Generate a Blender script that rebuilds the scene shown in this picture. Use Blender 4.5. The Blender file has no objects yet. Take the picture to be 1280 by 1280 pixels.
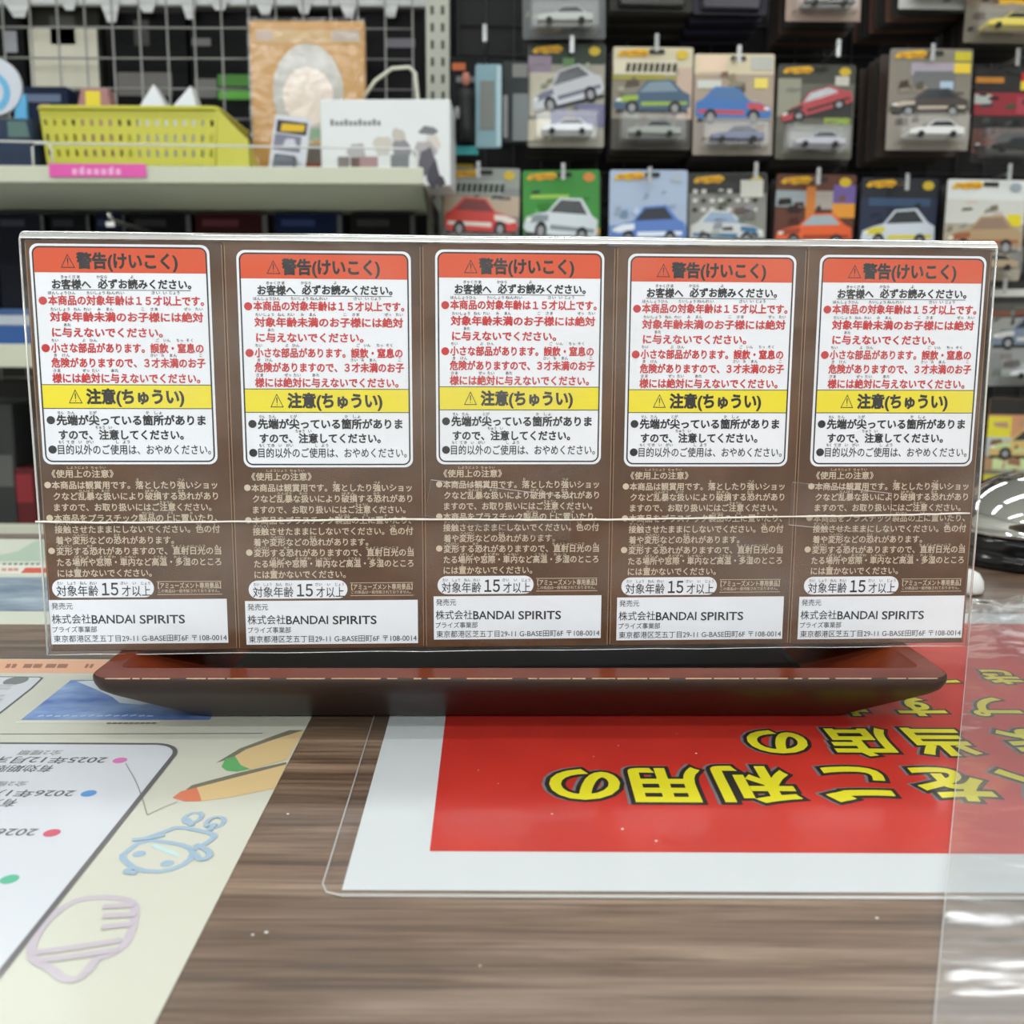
import bpy, math, random
from mathutils import Matrix, Vector
random.seed(7)
SC = bpy.context.scene
COL = SC.collection
R = math.radians

# ------------------------------------------------------------------ camera
TZ = 0.90                       # counter top above the floor
CZ = TZ + 0.1205                # lens height
FPX = 1257.0                    # focal length in pixels of the 1280 frame
PITCH, ROLL = R(8.824), R(0.261)
_c, _s = math.cos(PITCH), math.sin(PITCH)
FWD = Vector((0, _c, -_s))
_X, _D = Vector((1, 0, 0)), Vector((0, -_s, -_c))
RIGHT = (math.cos(ROLL)*_X - math.sin(ROLL)*_D).normalized()
DOWN = (math.sin(ROLL)*_X + math.cos(ROLL)*_D).normalized()
CAM = Vector((0, 0, CZ))
cd = bpy.data.cameras.new('camera')
cd.sensor_width = 36.0
cd.lens = 36.0*FPX/1280.0
cd.clip_start, cd.clip_end = 0.01, 60
cd.dof.use_dof = True
cd.dof.focus_distance = 0.338
cd.dof.aperture_fstop = 19.0
cam = bpy.data.objects.new('camera', cd)
COL.objects.link(cam)
U_, B_ = -DOWN, -FWD
cam.matrix_world = Matrix(((RIGHT.x, U_.x, B_.x, CAM.x), (RIGHT.y, U_.y, B_.y, CAM.y),
                           (RIGHT.z, U_.z, B_.z, CAM.z), (0, 0, 0, 1)))
SC.camera = cam

# ------------------------------------------------------------------ light
wd = bpy.data.worlds.new('world'); SC.world = wd; wd.use_nodes = True
wd.node_tree.nodes['Background'].inputs[0].default_value = (0.9, 0.95, 1, 1)
wd.node_tree.nodes['Background'].inputs[1].default_value = 0.25
def area(x, y, z, sx, sy, w, col=(0.93, 0.975, 1.0)):
    l = bpy.data.lights.new('ceiling_tube_light', 'AREA'); l.shape = 'RECTANGLE'
    l.size, l.size_y, l.energy, l.color = sx, sy, w, col
    o = bpy.data.objects.new('ceiling_tube_light', l); COL.objects.link(o); o.location = (x, y, z)
    return o
CEIL = 2.75
for yy, e in ((-2.5, 50), (-1.3, 14), (-0.2, 5), (1.05, 10), (2.75, 11), (4.3, 10)):
    for xx in (-1.55, 0.0, 1.55):
        area(xx, yy, CEIL-0.06, 1.2, 0.13, e)
SC.view_settings.view_transform = 'Standard'
SC.view_settings.look = 'None'
SC.view_settings.gamma = 1.0
SC.view_settings.use_curve_mapping = False
SC.view_settings.exposure = -0.37
try:
    SC.cycles.use_denoising = True
    SC.cycles.max_bounces = 10
    SC.cycles.transparent_max_bounces = 24
    SC.cycles.caustics_reflective = False
    SC.cycles.caustics_refractive = False
    SC.cycles.sample_clamp_indirect = 6
except Exception:
    pass

# ------------------------------------------------------------------ pixel <-> place (survey of the photograph)
def ray(px, py):
    return (FWD + RIGHT*((px-640)/FPX) + DOWN*((py-640)/FPX)).normalized()
def tab(px, py, h=0.0):          # point on the counter top (+h)
    d = ray(px, py); t = (TZ+h-CZ)/d.z
    return CAM + d*t
def atY(px, py, Y):              # point at depth Y
    d = ray(px, py); return CAM + d*(Y/d.y)
ROWYAW = 0.0499
ROW0 = Vector((0.0020, 0.3305, CZ-0.09815))
RU = Vector((math.cos(ROWYAW), math.sin(ROWYAW), 0)); RN = Vector((-RU.y, RU.x, 0))
def onrow(px, py):               # (u along the row, v height) on the front plane of the box row
    d = ray(px, py); t = (ROW0-CAM).dot(RN)/d.dot(RN)
    p = CAM+d*t-ROW0
    return p.dot(RU), p.z

# ------------------------------------------------------------------ materials
def lin(c):
    return tuple(((x/255)/12.92 if x/255 <= .04045 else ((x/255+.055)/1.055)**2.4) for x in c)
MATS = {}
def mat(name, rgb=None, rough=0.5, metal=0.0, coat=0.0, coat_rough=0.1, spec=0.3, noise=None, bump=None, alpha=None):
    if name in MATS: return MATS[name]
    m = bpy.data.materials.new(name); m.use_nodes = True; nt = m.node_tree
    b = nt.nodes['Principled BSDF']
    b.inputs['Base Color'].default_value = (*lin(rgb), 1)
    b.inputs['Roughness'].default_value = rough
    b.inputs['Metallic'].default_value = metal
    b.inputs['Coat Weight'].default_value = coat
    b.inputs['Coat Roughness'].default_value = coat_rough
    b.inputs['Specular IOR Level'].default_value = spec
    if noise:                       # (second colour, scale xyz, detail)
        rgb2, scl, det = noise
        tc = nt.nodes.new('ShaderNodeTexCoord'); mp = nt.nodes.new('ShaderNodeMapping')
        mp.inputs['Scale'].default_value = scl
        nz = nt.nodes.new('ShaderNodeTexNoise'); nz.inputs['Scale'].default_value = 1.0; nz.inputs['Detail'].default_value = det
        nz.inputs['Roughness'].default_value = 0.6
        cr = nt.nodes.new('ShaderNodeValToRGB')
        cr.color_ramp.elements[0].position, cr.color_ramp.elements[1].position = 0.33, 0.67
        cr.color_ramp.elements[0].color = (*lin(rgb), 1); cr.color_ramp.elements[1].color = (*lin(rgb2), 1)
        nt.links.new(tc.outputs['Object'], mp.inputs[0]); nt.links.new(mp.outputs[0], nz.inputs['Vector'])
        nt.links.new(nz.outputs['Fac'], cr.inputs[0]); nt.links.new(cr.outputs[0], b.inputs['Base Color'])
    if bump:
        scl, st, dist = bump
        tc2 = nt.nodes.new('ShaderNodeTexCoord'); mp2 = nt.nodes.new('ShaderNodeMapping'); mp2.inputs['Scale'].default_value = scl
        n2 = nt.nodes.new('ShaderNodeTexNoise'); n2.inputs['Scale'].default_value = 1; n2.inputs['Detail'].default_value = 3
        bp = nt.nodes.new('ShaderNodeBump'); bp.inputs['Strength'].default_value = st; bp.inputs['Distance'].default_value = dist
        nt.links.new(tc2.outputs['Object'], mp2.inputs[0]); nt.links.new(mp2.outputs[0], n2.inputs['Vector'])
        nt.links.new(n2.outputs['Fac'], bp.inputs['Height']); nt.links.new(bp.outputs[0], b.inputs['Normal'])
    MATS[name] = m
    return m
def film(name, haze=0.05, rough=0.08, gain=1.6, tint=(255, 255, 255), bump=None, hazecol=(235, 235, 235), base=0.0, patch=None):
    """thin clear plastic: see-through, a fresnel sheen, a little milky scatter"""
    if name in MATS: return MATS[name]
    m = bpy.data.materials.new(name); m.use_nodes = True; nt = m.node_tree; N = nt.nodes; L = nt.links
    for n in list(N): N.remove(n)
    out = N.new('ShaderNodeOutputMaterial'); tr = N.new('ShaderNodeBsdfTransparent'); tr.inputs[0].default_value = (*lin(tint), 1)
    df = N.new('ShaderNodeBsdfDiffuse'); df.inputs[0].default_value = (*lin(hazecol), 1)
    gl = N.new('ShaderNodeBsdfGlossy'); gl.inputs['Roughness'].default_value = rough; gl.inputs[0].default_value = (1, 1, 1, 1)
    fr = N.new('ShaderNodeFresnel'); ge = N.new('ShaderNodeNewGeometry')
    mr = N.new('ShaderNodeMath'); mr.operation = 'MULTIPLY_ADD'; mr.inputs[1].default_value = 1/1.45-1.45; mr.inputs[2].default_value = 1.45
    L.new(ge.outputs['Backfacing'], mr.inputs[0]); L.new(mr.outputs[0], fr.inputs[0])
    mu = N.new('ShaderNodeMath'); mu.operation = 'MULTIPLY_ADD'; mu.inputs[1].default_value = gain; mu.inputs[2].default_value = base; mu.use_clamp = True
    m1 = N.new('ShaderNodeMixShader'); m1.inputs[0].default_value = haze
    m2 = N.new('ShaderNodeMixShader')
    L.new(fr.outputs[0], mu.inputs[0]); L.new(tr.outputs[0], m1.inputs[1]); L.new(df.outputs[0], m1.inputs[2])
    L.new(mu.outputs[0], m2.inputs[0]); L.new(m1.outputs[0], m2.inputs[1]); L.new(gl.outputs[0], m2.inputs[2]); L.new(m2.outputs[0], out.inputs[0])
    if bump:
        scl, st, dist = bump
        tc = N.new('ShaderNodeTexCoord'); mp = N.new('ShaderNodeMapping'); mp.inputs['Scale'].default_value = scl
        nz = N.new('ShaderNodeTexNoise'); nz.inputs['Scale'].default_value = 1; nz.inputs['Detail'].default_value = 2.5
        bp = N.new('ShaderNodeBump'); bp.inputs['Strength'].default_value = st; bp.inputs['Distance'].default_value = dist
        L.new(tc.outputs['Object'], mp.inputs[0]); L.new(mp.outputs[0], nz.inputs['Vector']); L.new(nz.outputs['Fac'], bp.inputs['Height'])
        L.new(bp.outputs[0], gl.inputs['Normal']); L.new(bp.outputs[0], fr.inputs['Normal'])
    if patch:
        tp = N.new('ShaderNodeTexCoord'); pm = N.new('ShaderNodeMapping'); pm.inputs['Scale'].default_value = patch[0]; pm.inputs['Rotation'].default_value = (0, .5, 0)
        pn = N.new('ShaderNodeTexNoise'); pn.inputs['Scale'].default_value = 1; pn.inputs['Detail'].default_value = 4; pn.inputs['Distortion'].default_value = .8
        pr = N.new('ShaderNodeMapRange'); pr.inputs[1].default_value = .42; pr.inputs[2].default_value = .72; pr.inputs[3].default_value = haze; pr.inputs[4].default_value = patch[1]
        L.new(tp.outputs['Object'], pm.inputs[0]); L.new(pm.outputs[0], pn.inputs['Vector']); L.new(pn.outputs['Fac'], pr.inputs[0]); L.new(pr.outputs[0], m1.inputs[0])
    MATS[name] = m
    return m
def paint(rgb, rough=0.5, **k):      # plain printed / painted colour
    return mat('print_%d_%d_%d_%d' % (*rgb, int(rough*100)), rgb, rough, **k)

# ------------------------------------------------------------------ mesh builder
class MB:
    def __init__(self):
        self.v, self.f, self.m, self.mats, self.T, self.sm = [], [], [], [], Matrix(), []
    def mi(self, m):
        if m not in self.mats: self.mats.append(m)
        return self.mats.index(m)
    def add(self, vs, fs, m, smooth=False):
        o = len(self.v); k = self.mi(m)
        self.v += [tuple(self.T @ Vector(p)) for p in vs]
        for f in fs:
            self.f.append([i+o for i in f]); self.m.append(k); self.sm.append(smooth)
    def poly(self, pts, m):
        self.add(pts, [list(range(len(pts)))], m)
    def flat(self, pts2, w, m):
        self.poly([(p[0], p[1], w) for p in pts2], m)
    def ring(self, outer, inner, w, m):
        n = len(outer)
        self.add([(p[0], p[1], w) for p in outer]+[(p[0], p[1], w) for p in inner],
                 [[i, (i+1) % n, n+(i+1) % n, n+i] for i in range(n)], m)
    def prism(self, pts2, w0, w1, m, bev=0.0):
        n = len(pts2)
        if bev > 0:
            cx = sum(p[0] for p in pts2)/n; cy = sum(p[1] for p in pts2)/n
            sx = max(abs(p[0]-cx) for p in pts2); sy = max(abs(p[1]-cy) for p in pts2)
            q = [(cx+(p[0]-cx)*(1-bev/sx), cy+(p[1]-cy)*(1-bev/sy)) for p in pts2]
            lv = [(q, w0), (pts2, w0+bev), (pts2, w1-bev), (q, w1)]
        else:
            lv = [(pts2, w0), (pts2, w1)]
        vs = [(p[0], p[1], w) for ps, w in lv for p in ps]
        fs = [list(range(n))[::-1], [(len(lv)-1)*n+i for i in range(n)]]
        for k in range(len(lv)-1):
            fs += [[k*n+i, k*n+(i+1) % n, (k+1)*n+(i+1) % n, (k+1)*n+i] for i in range(n)]
        self.add(vs, fs, m)
    def box(self, x0, x1, y0, y1, z0, z1, m, bev=0.0):
        self.prism([(x0, y0), (x1, y0), (x1, y1), (x0, y1)], z0, z1, m, bev)
    def tube(self, path, r, m, n=8, closed=False):
        P = [Vector(p) for p in path]; k = len(P); rings = []
        for i, p in enumerate(P):
            a = P[i-1] if (i > 0 or closed) else p; b = P[(i+1) % k] if (i < k-1 or closed) else p
            t = (b-a).normalized()
            ref = Vector((0, 0, 1)) if abs(t.z) < .9 else Vector((1, 0, 0))
            e1 = t.cross(ref).normalized(); e2 = t.cross(e1)
            rr = r[i] if isinstance(r, (list, tuple)) else r
            rings.append([p+e1*rr*math.cos(2*math.pi*j/n)+e2*rr*math.sin(2*math.pi*j/n) for j in range(n)])
        vs = [q for rg in rings for q in rg]; fs = []
        for i in range(k if closed else k-1):
            i2 = (i+1) % k
            fs += [[i*n+j, i*n+(j+1) % n, i2*n+(j+1) % n, i2*n+j] for j in range(n)]
        if not closed: fs += [list(range(n))[::-1], [(k-1)*n+j for j in range(n)]]
        self.add(vs, fs, m, True)
    def stroke(self, pts2, wd_, w, m):       # flat line of width wd_ on the local plane
        P = [Vector((p[0], p[1])) for p in pts2]
        if len(P) > 2:                       # ease the corners
            for _ in range(1):
                Q = [P[0]]
                for a, c in zip(P, P[1:]): Q += [a*.75+c*.25, a*.25+c*.75]
                P = Q+[P[-1]]
        for i, (a, c) in enumerate(zip(P, P[1:])):
            if (c-a).length < 1e-7: continue
            t = (c-a).normalized(); nn = Vector((-t.y, t.x))*wd_/2; a2, c2 = a-t*wd_*.12, c+t*wd_*.12; self.k = getattr(self, 'k', 0)+1; z = w+(self.k % 60)*5e-6
            self.add([(p.x, p.y, z) for p in (a2-nn, c2-nn, c2+nn, a2+nn)], [[0, 1, 2, 3]], m)
    def lathe(self, prof, m, n=48, smooth=True):
        vs = [(r*math.cos(2*math.pi*j/n), r*math.sin(2*math.pi*j/n), z) for r, z in prof for j in range(n)]
        fs = [[i*n+j, i*n+(j+1) % n, (i+1)*n+(j+1) % n, (i+1)*n+j] for i in range(len(prof)-1) for j in range(n)]
        self.add(vs, fs, m, smooth)
    def text(self, s, x0, x1, yc, h, w, m, off=0.0, bev=0.0, res=3, rot=0.0):
        """lettering fitted between x0 and x1, em height h, centred on yc"""
        vs, fs = setline(s, off+bev, res); bev = off+bev
        a = min(v[0] for v in vs); b = max(v[0] for v in vs)
        sx = (x1-x0)/(b-a)
        zt = max(v[2] for v in vs) or 1
        self.add([(x0+(v[0]-a)*sx, yc+(v[1]-0.38)*h, w+(0.00003*v[2]/zt if bev else 0)) for v in vs], fs, m)
    def build(self, name, parent=None, mw=None):
        me = bpy.data.meshes.new(name); me.from_pydata(self.v, [], self.f); me.update()
        for m in self.mats: me.materials.append(m)
        me.polygons.foreach_set('material_index', self.m); me.polygons.foreach_set('use_smooth', self.sm)
        o = bpy.data.objects.new(name, me); COL.objects.link(o)
        if parent: o.parent = parent
        if mw is not None: o.matrix_world = mw
        return o
_cu = bpy.data.curves.new('lettering', 'FONT'); _to = bpy.data.objects.new('lettering', _cu); _cache = {}
def glyphs(s, off, bev, res):
    k = (s, off, bev, res)
    if k not in _cache:
        _cu.body = s; _cu.offset = off; _cu.bevel_depth = bev; _cu.bevel_resolution = 0; _cu.resolution_u = res
        me = bpy.data.meshes.new_from_object(_to)
        vs = [tuple(v.co) for v in me.vertices]; fs = []
        for p in me.polygons:
            vi = list(p.vertices)
            if bev and sum(vs[i][2] for i in vi)/len(vi) < -1e-6: continue
            if not bev and p.normal.z < 0: vi = vi[::-1]
            fs.append(vi)
        bpy.data.meshes.remove(me)
        _cache[k] = (vs, fs)
    return _cache[k]
def setline(s, bev, res):
    """a line of type: pure digits are set glyph by glyph in the gothic full-width cut"""
    if all('0' <= c <= '9' for c in s):
        vs, fs, x = [], [], 0.0
        for c in s:
            gv, gf = glyphs(chr(ord(c)+0xFEE0), 0, bev, res); a = min(v[0] for v in gv); o = len(vs)
            vs += [(v[0]-a+x, v[1], v[2]) for v in gv]; fs += [[i+o for i in f] for f in gf]
            x += max(v[0] for v in gv)-a+.10
        return vs, fs
    t = ''.join(chr(ord(c)+0xFEE0) if c in '3' else c for c in s)
    return glyphs(t, 0, bev, res)
def rrect(x0, x1, y0, y1, r, n=6):
    pts = []
    for cx, cy, a in ((x1-r, y0+r, -90), (x1-r, y1-r, 0), (x0+r, y1-r, 90), (x0+r, y0+r, 180)):
        pts += [(cx+r*math.cos(R(a+90*i/n)), cy+r*math.sin(R(a+90*i/n))) for i in range(n+1)]
    return pts
def circ(cx, cy, r, n=20, ry=None):
    return [(cx+r*math.cos(2*math.pi*i/n), cy+(ry or r)*math.sin(2*math.pi*i/n)) for i in range(n)]
def thing(name, label, cat, mw=None, group=None):
    o = bpy.data.objects.new(name, None); COL.objects.link(o); o.empty_display_size = 0.02
    if mw is not None: o.matrix_world = mw
    return tag(o, label, cat, group)
def tag(o, label, cat, group=None):
    o['label'] = label; o['category'] = cat
    if group: o['group'] = group
    return o
def struct(o): o['kind'] = 'structure'; return o
UP = Matrix(((1, 0, 0, 0), (0, 0, -1, 0), (0, 1, 0, 0), (0, 0, 0, 1)))   # (u,v,w) upright sheet: u right, v up, w towards the viewer
def frame(p, yaw=0.0, roll=0.0, tilt=0.0):
    return Matrix.Translation(p) @ Matrix.Rotation(yaw, 4, 'Z') @ Matrix.Rotation(tilt, 4, 'X') @ Matrix.Rotation(roll, 4, 'Y')

# ------------------------------------------------------------------ room shell
M_wall = mat('wall_paint', (206, 204, 196), 0.8)
M_floor = mat('floor_vinyl', (206, 204, 198), 0.35, noise=((190, 188, 182), (3, 3, 3), 4))
M_ceil = mat('ceiling_board', (215, 216, 212), 0.9)
def slab(name, x0, x1, y0, y1, z0, z1, m):
    b = MB(); b.box(x0, x1, y0, y1, z0, z1, m); return struct(b.build(name))
slab('floor', -3.1, 3.1, -3.1, 5.6, -0.1, 0, M_floor)
slab('ceiling', -3.1, 3.1, -3.1, 5.6, CEIL, CEIL+.1, M_ceil)
slab('wall_left', -3.1, -3.0, -3.0, 5.5, 0, CEIL, M_wall)
slab('wall_right', 3.0, 3.1, -3.0, 5.5, 0, CEIL, M_wall)
slab('wall_back', -3.1, 3.1, -3.1, -3.0, 0, CEIL, M_wall)
slab('wall_front', -3.1, 3.1, 5.5, 5.6, 0, CEIL, M_wall)

# ------------------------------------------------------------------ counter
def wood_material():
    m = bpy.data.materials.new('walnut_laminate'); m.use_nodes = True; nt = m.node_tree; N, L = nt.nodes, nt.links
    b = N['Principled BSDF']; b.inputs['Roughness'].default_value = 0.34; b.inputs['Specular IOR Level'].default_value = 0.6; b.inputs['Coat Weight'].default_value = .5; b.inputs['Coat Roughness'].default_value = .22
    tc = N.new('ShaderNodeTexCoord')
    def noise(scale, det, rgh=.6, dist=0.0):
        mp = N.new('ShaderNodeMapping'); mp.inputs['Scale'].default_value = scale
        nz = N.new('ShaderNodeTexNoise'); nz.inputs['Scale'].default_value = 1; nz.inputs['Detail'].default_value = det
        nz.inputs['Roughness'].default_value = rgh; nz.inputs['Distortion'].default_value = dist
        L.new(tc.outputs['Object'], mp.inputs[0]); L.new(mp.outputs[0], nz.inputs['Vector']); return nz
    a = noise((7, 120, 1), 6, .66, .4); c = noise((14, 560, 1), 3, .6); d = noise((3, 16, 1), 2)
    cr = N.new('ShaderNodeValToRGB'); e = cr.color_ramp.elements
    e[0].position, e[0].color = .28, (*lin((72, 56, 45)), 1); e[1].position, e[1].color = .72, (*lin((164, 142, 122)), 1)
    x = e.new(.5); x.color = (*lin((118, 97, 80)), 1)
    cr2 = N.new('ShaderNodeValToRGB'); e2 = cr2.color_ramp.elements
    e2[0].position, e2[0].color = .36, (.45, .42, .40, 1); e2[1].position, e2[1].color = .5, (1, 1, 1, 1)
    cr3 = N.new('ShaderNodeValToRGB'); e3 = cr3.color_ramp.elements
    e3[0].position, e3[0].color = .35, (.78, .80, .84, 1); e3[1].position, e3[1].color = .65, (1.08, 1.02, .97, 1)
    m1 = N.new('ShaderNodeMix'); m1.data_type = 'RGBA'; m1.blend_type = 'MULTIPLY'; m1.inputs[0].default_value = .75
    m2 = N.new('ShaderNodeMix'); m2.data_type = 'RGBA'; m2.blend_type = 'MULTIPLY'; m2.inputs[0].default_value = 1
    L.new(a.outputs['Fac'], cr.inputs[0]); L.new(c.outputs['Fac'], cr2.inputs[0]); L.new(d.outputs['Fac'], cr3.inputs[0])
    L.new(cr.outputs[0], m1.inputs[6]); L.new(cr2.outputs[0], m1.inputs[7]); L.new(m1.outputs[2], m2.inputs[6]); L.new(cr3.outputs[0], m2.inputs[7])
    L.new(m2.outputs[2], b.inputs['Base Color'])
    bp = N.new('ShaderNodeBump'); bp.inputs['Strength'].default_value = .12; bp.inputs['Distance'].default_value = .0004
    L.new(c.outputs['Fac'], bp.inputs['Height']); L.new(bp.outputs[0], b.inputs['Normal'])
    return m
M_wood = wood_material()
CY1 = tab(640, 672).y
counter = thing('counter', 'wood-grain laminate shop counter under the tray and papers', 'counter', Matrix.Translation((0, 0.2, 0)))
b = MB(); b.box(-1.1, 1.1, -0.03-0.2, CY1-0.2, TZ-0.035, TZ, M_wood); b.build('worktop', counter)
b = MB(); b.box(-1.1, 1.1, CY1-0.2, CY1+.004-0.2, TZ-0.036, TZ+.0005, mat('edge_strip', (128, 124, 116), .35)); b.build('edge_strip', counter)
b = MB(); b.box(-1.08, 1.08, CY1-.07-.2, CY1-.04-.2, 0, TZ-.035, mat('counter_panel', (206, 204, 198), .5))  # unseen panel, coloured pale to bounce light into the aisle
b.build('front_panel', counter)
b = MB(); b.box(-1.08, 1.08, .0-.2, .02-.2, 0, TZ-.035, MATS['counter_panel']); b.build('back_panel', counter)

# ------------------------------------------------------------------ papers on the counter
M_lam = film('laminate_pouch', haze=.015, rough=.12, gain=.75, bump=((28, 28, 28), .25, .0015))
def ext(p, q, Y):
    t = (Y-p.y)/(q.y-p.y); return p.x+(q.x-p.x)*t
def tabs(pts): return [tab(*p) for p in pts]

# -- red laminated poster, upside down to the viewer
pa, pb = tab(482.3, 914.4), tab(426.9, 1115.5)
ra, rb = tab(555, 914.4), tab(537, 1066.5)
la, lb = tab(459, 923), tab(400, 1114)
Yn, Yr, Yl = tab(850, 1115.3).y, tab(850, 1067).y, tab(850, 1123).y
Yf, Yrf = tab(1240, 768).y, tab(1240, 780.5).y
PX1 = 0.312
poster = thing('laminated_poster', 'red laminated poster with yellow lettering lying upside down under the tray', 'poster', Matrix.Translation((0.1, .33, TZ)))
o_ = Vector((0.1, .33, 0))
def pl(x, y): return (x-o_.x, y-o_.y)
M_paper = mat('poster_paper', (212, 217, 219), .45)
M_red = mat('poster_red_ink', (206, 44, 28), .4, noise=((192, 36, 24), (30, 30, 1), 2))
b = MB()
b.prism([pl(ext(pa, pb, Yn), Yn), pl(PX1, Yn), pl(PX1, Yf), pl(ext(pa, pb, Yf), Yf)], .0001, .0003, M_paper)
b.build('paper', poster)
b = MB(); b.flat([pl(ext(ra, rb, Yr), Yr), pl(PX1-.017, Yr), pl(PX1-.017, Yrf), pl(ext(ra, rb, Yrf), Yrf)], .00034, M_red)
b.build('red_panel', poster)
M_py, M_pk, M_pg = paint((232, 222, 30), .4), paint((28, 24, 22), .45), paint((120, 112, 116), .5)
b = MB()
def poster_char(ch, pxc, ytop, ybot, em=None):
    c0, c1 = tab(pxc, ytop), tab(pxc, ybot)
    cy = (c0.y+c1.y)/2; h = (c0.y-c1.y)*1.05
    cx, cyl = pl(tab(pxc, (ytop+ybot)/2).x, cy)
    for k, (m, bv, dx, w) in enumerate(((M_pg, .095, .03, .00037), (M_pk, .088, 0, .00041), (M_py, .032, 0, .00046))):
        vs, fs = glyphs(ch, 0, bv, 4)
        core = glyphs(ch, 0, .045, 4)[0]
        gx = [v[0] for v in core]; gy = [v[1] for v in core]
        ux, uy = (min(gx)+max(gx))/2, (min(gy)+max(gy))/2
        zt = max(v[2] for v in vs)
        b.add([(cx-(v[0]-ux+dx)*h*.90, cyl-(v[1]-uy-dx*.3)*h, w+.00003*v[2]/zt) for v in vs], fs, m)
for ch, px in (('の', 731), ('用', 836), ('利', 945), ('ご', 1068), ('を', 1190), ('ス', 1305)): poster_char(ch, px, 960, 1005)
for ch, px in (('の', 972), ('店', 1078), ('当', 1176), ('ま', 1290)): poster_char(ch, px, 912, 946)
for ch, px in (('す', 1146), ('プ', 1238), ('ッ', 1330), ('お', 1050)): poster_char(ch, px, 873, 897)
for ch, px in (('で', 1165), ('き', 1250), ('は', 1060)): poster_char(ch, px, 838, 857)
b.build('lettering', poster)
b = MB()
out = rrect(0, 1, 0, 1, .01)
xs0, xs1 = ext(la, lb, Yl), ext(la, lb, Yf+.008)
r = .005
pts = [pl(xs0+r, Yl), pl(PX1+.01, Yl), pl(PX1+.01, Yf+.008), pl(xs1, Yf+.008), pl(xs0-.0002+.0003, Yl+r), pl(xs0+r*.3, Yl+r*.3)]
b.flat(pts, .00055, M_lam); b.build('clear_pouch', poster)
b = MB(); M_edge = film('plastic_edge', haze=.45, rough=.3, gain=.6, hazecol=(235, 236, 236))
b.tube([(*pts[0], .0004), (*pts[1], .0004)], .0004, M_edge, 6); b.tube([(*pts[0], .0004), (*pts[5], .0004), (*pts[4], .0004), (*pts[3], .0004)], .00022, M_edge, 6)
b.build('pouch_edge', poster)

# -- cream flyer with coupon list, upside down, left
fa, fb = tab(380.9, 913.6), tab(194, 1280)
Yt = tab(100, 825).y
flyer = thing('laminated_flyer', 'cream flyer with white date list and crayon drawings, lying at left front', 'flyer', Matrix.Translation((-.2, .25, TZ)))
o_ = Vector((-.2, .25, 0))
M_cream = mat('flyer_cream', (206, 206, 191), .35, coat=.35, coat_rough=.18)
M_fw = mat('flyer_white', (210, 213, 219), .35, coat=.35, coat_rough=.18)
M_fg = paint((98, 98, 100), .4); M_lg = paint((150, 152, 152), .45)
FX0, FY0 = -.36, .085
b = MB()
b.prism([pl(FX0, FY0), pl(ext(fa, fb, FY0), FY0), pl(ext(fa, fb, Yt), Yt), pl(FX0, Yt)], .0001, .0003, M_cream)
b.build('paper', flyer)
b = MB(); w = .00034
y1, y0 = tab(100, 826).y, tab(100, 842.5).y
b.flat([pl(FX0, y0), pl(ext(fa, fb, y0)-.001, y0), pl(ext(fa, fb, y1)-.001, y1), pl(FX0, y1)], w, paint((226, 172, 140), .4, coat=.3))
for px0, px1 in ((5, 20), (27, 52), (55, 84), (104, 116), (160, 190)):     # unreadable dark heading
    for q in range(2):
        xa = px0+(px1-px0)*q/2+1; xb = px0+(px1-px0)*(q+1)/2-1
        b.flat([pl(*tab(xa, 836)[:2]), pl(*tab(xb, 836)[:2]), pl(*tab(xb+3, 831)[:2]), pl(*tab(xa+3, 831)[:2])], w+.00003, paint((150, 112, 92), .4))
b.build('orange_heading', flyer)
b = MB()
p0, p1, p2, p3 = tab(26, 901), tab(262, 901), tab(300, 851), tab(89, 851)
b.flat([pl(p.x, p.y) for p in (p0, p1, p2, p3)], w, mat('sky_photo', (62, 98, 172), .4, noise=((150, 176, 212), (30, 55, 1), 3)))
for i in range(14):
    xa = 48+i*10.5; b.stroke([pl(*tab(xa, 896.5)[:2]), pl(*tab(xa+6.5, 895+random.random()*2)[:2])], .0011, w+.00003, paint((178, 194, 222), .4))
cl = [(180, 876), (164, 872), (172, 860), (150, 858), (128, 852), (110, 852), (96, 853), (118, 862), (140, 872), (150, 880), (176, 882), (210, 878), (230, 872), (210, 866)]
b.flat([pl(*tab(*q_)[:2]) for q_ in cl], w+.00002, paint((196, 208, 214), .4))
b.stroke([pl(*tab(20, 904.5)[:2]), pl(*tab(200, 903.5)[:2])], .0007, w+.00002, paint((236, 238, 236), .4))
for i in range(9): b.stroke([pl(*tab(134+i*7, 905.6)[:2]), pl(*tab(138.5+i*7, 905.4)[:2])], .0012, w+.00003, paint((126, 122, 110), .4))
b.build('blue_photo', flyer)
b = MB()
c = tab(60, 847); d0 = tab(0, 893)
q = [pl(FX0, c.y), pl(c.x-.004, c.y), pl(c.x-.0005, c.y-.002), pl(ext(c, d0, tab(0, 905).y), tab(0, 905).y), pl(FX0, tab(0, 905).y)]
b.flat(q[::-1], w, M_fw); b.stroke(q[:4], .0008, w+.00003, M_fg)
e_ = tab(20, 852); b.flat(circ(*pl(e_.x, e_.y), .0042, ry=.005), w+.00004, paint((120, 128, 126), .4))
for yy, xa, xb in ((858, 0, 14), (862, -4, 11), (871, -8, 4), (876, -8, 2)):
    b.stroke([pl(*tab(xa, yy)[:2]), pl(*tab(xb, yy)[:2])], .0026, w+.00004, paint((182, 186, 188), .4))
b.build('white_note_panel', flyer)
b = MB()
b.stroke([pl(*tab(-60, 919)[:2]), pl(*tab(328, 918)[:2])], .0006, w, M_fg)
c = tab(229, 931.5); d0 = tab(0, 1219.5)
ang = math.atan2(d0.x-c.x, -(d0.y-c.y))
rr = .009; Yb = .10
xb_ = ext(c, d0, Yb)
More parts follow.
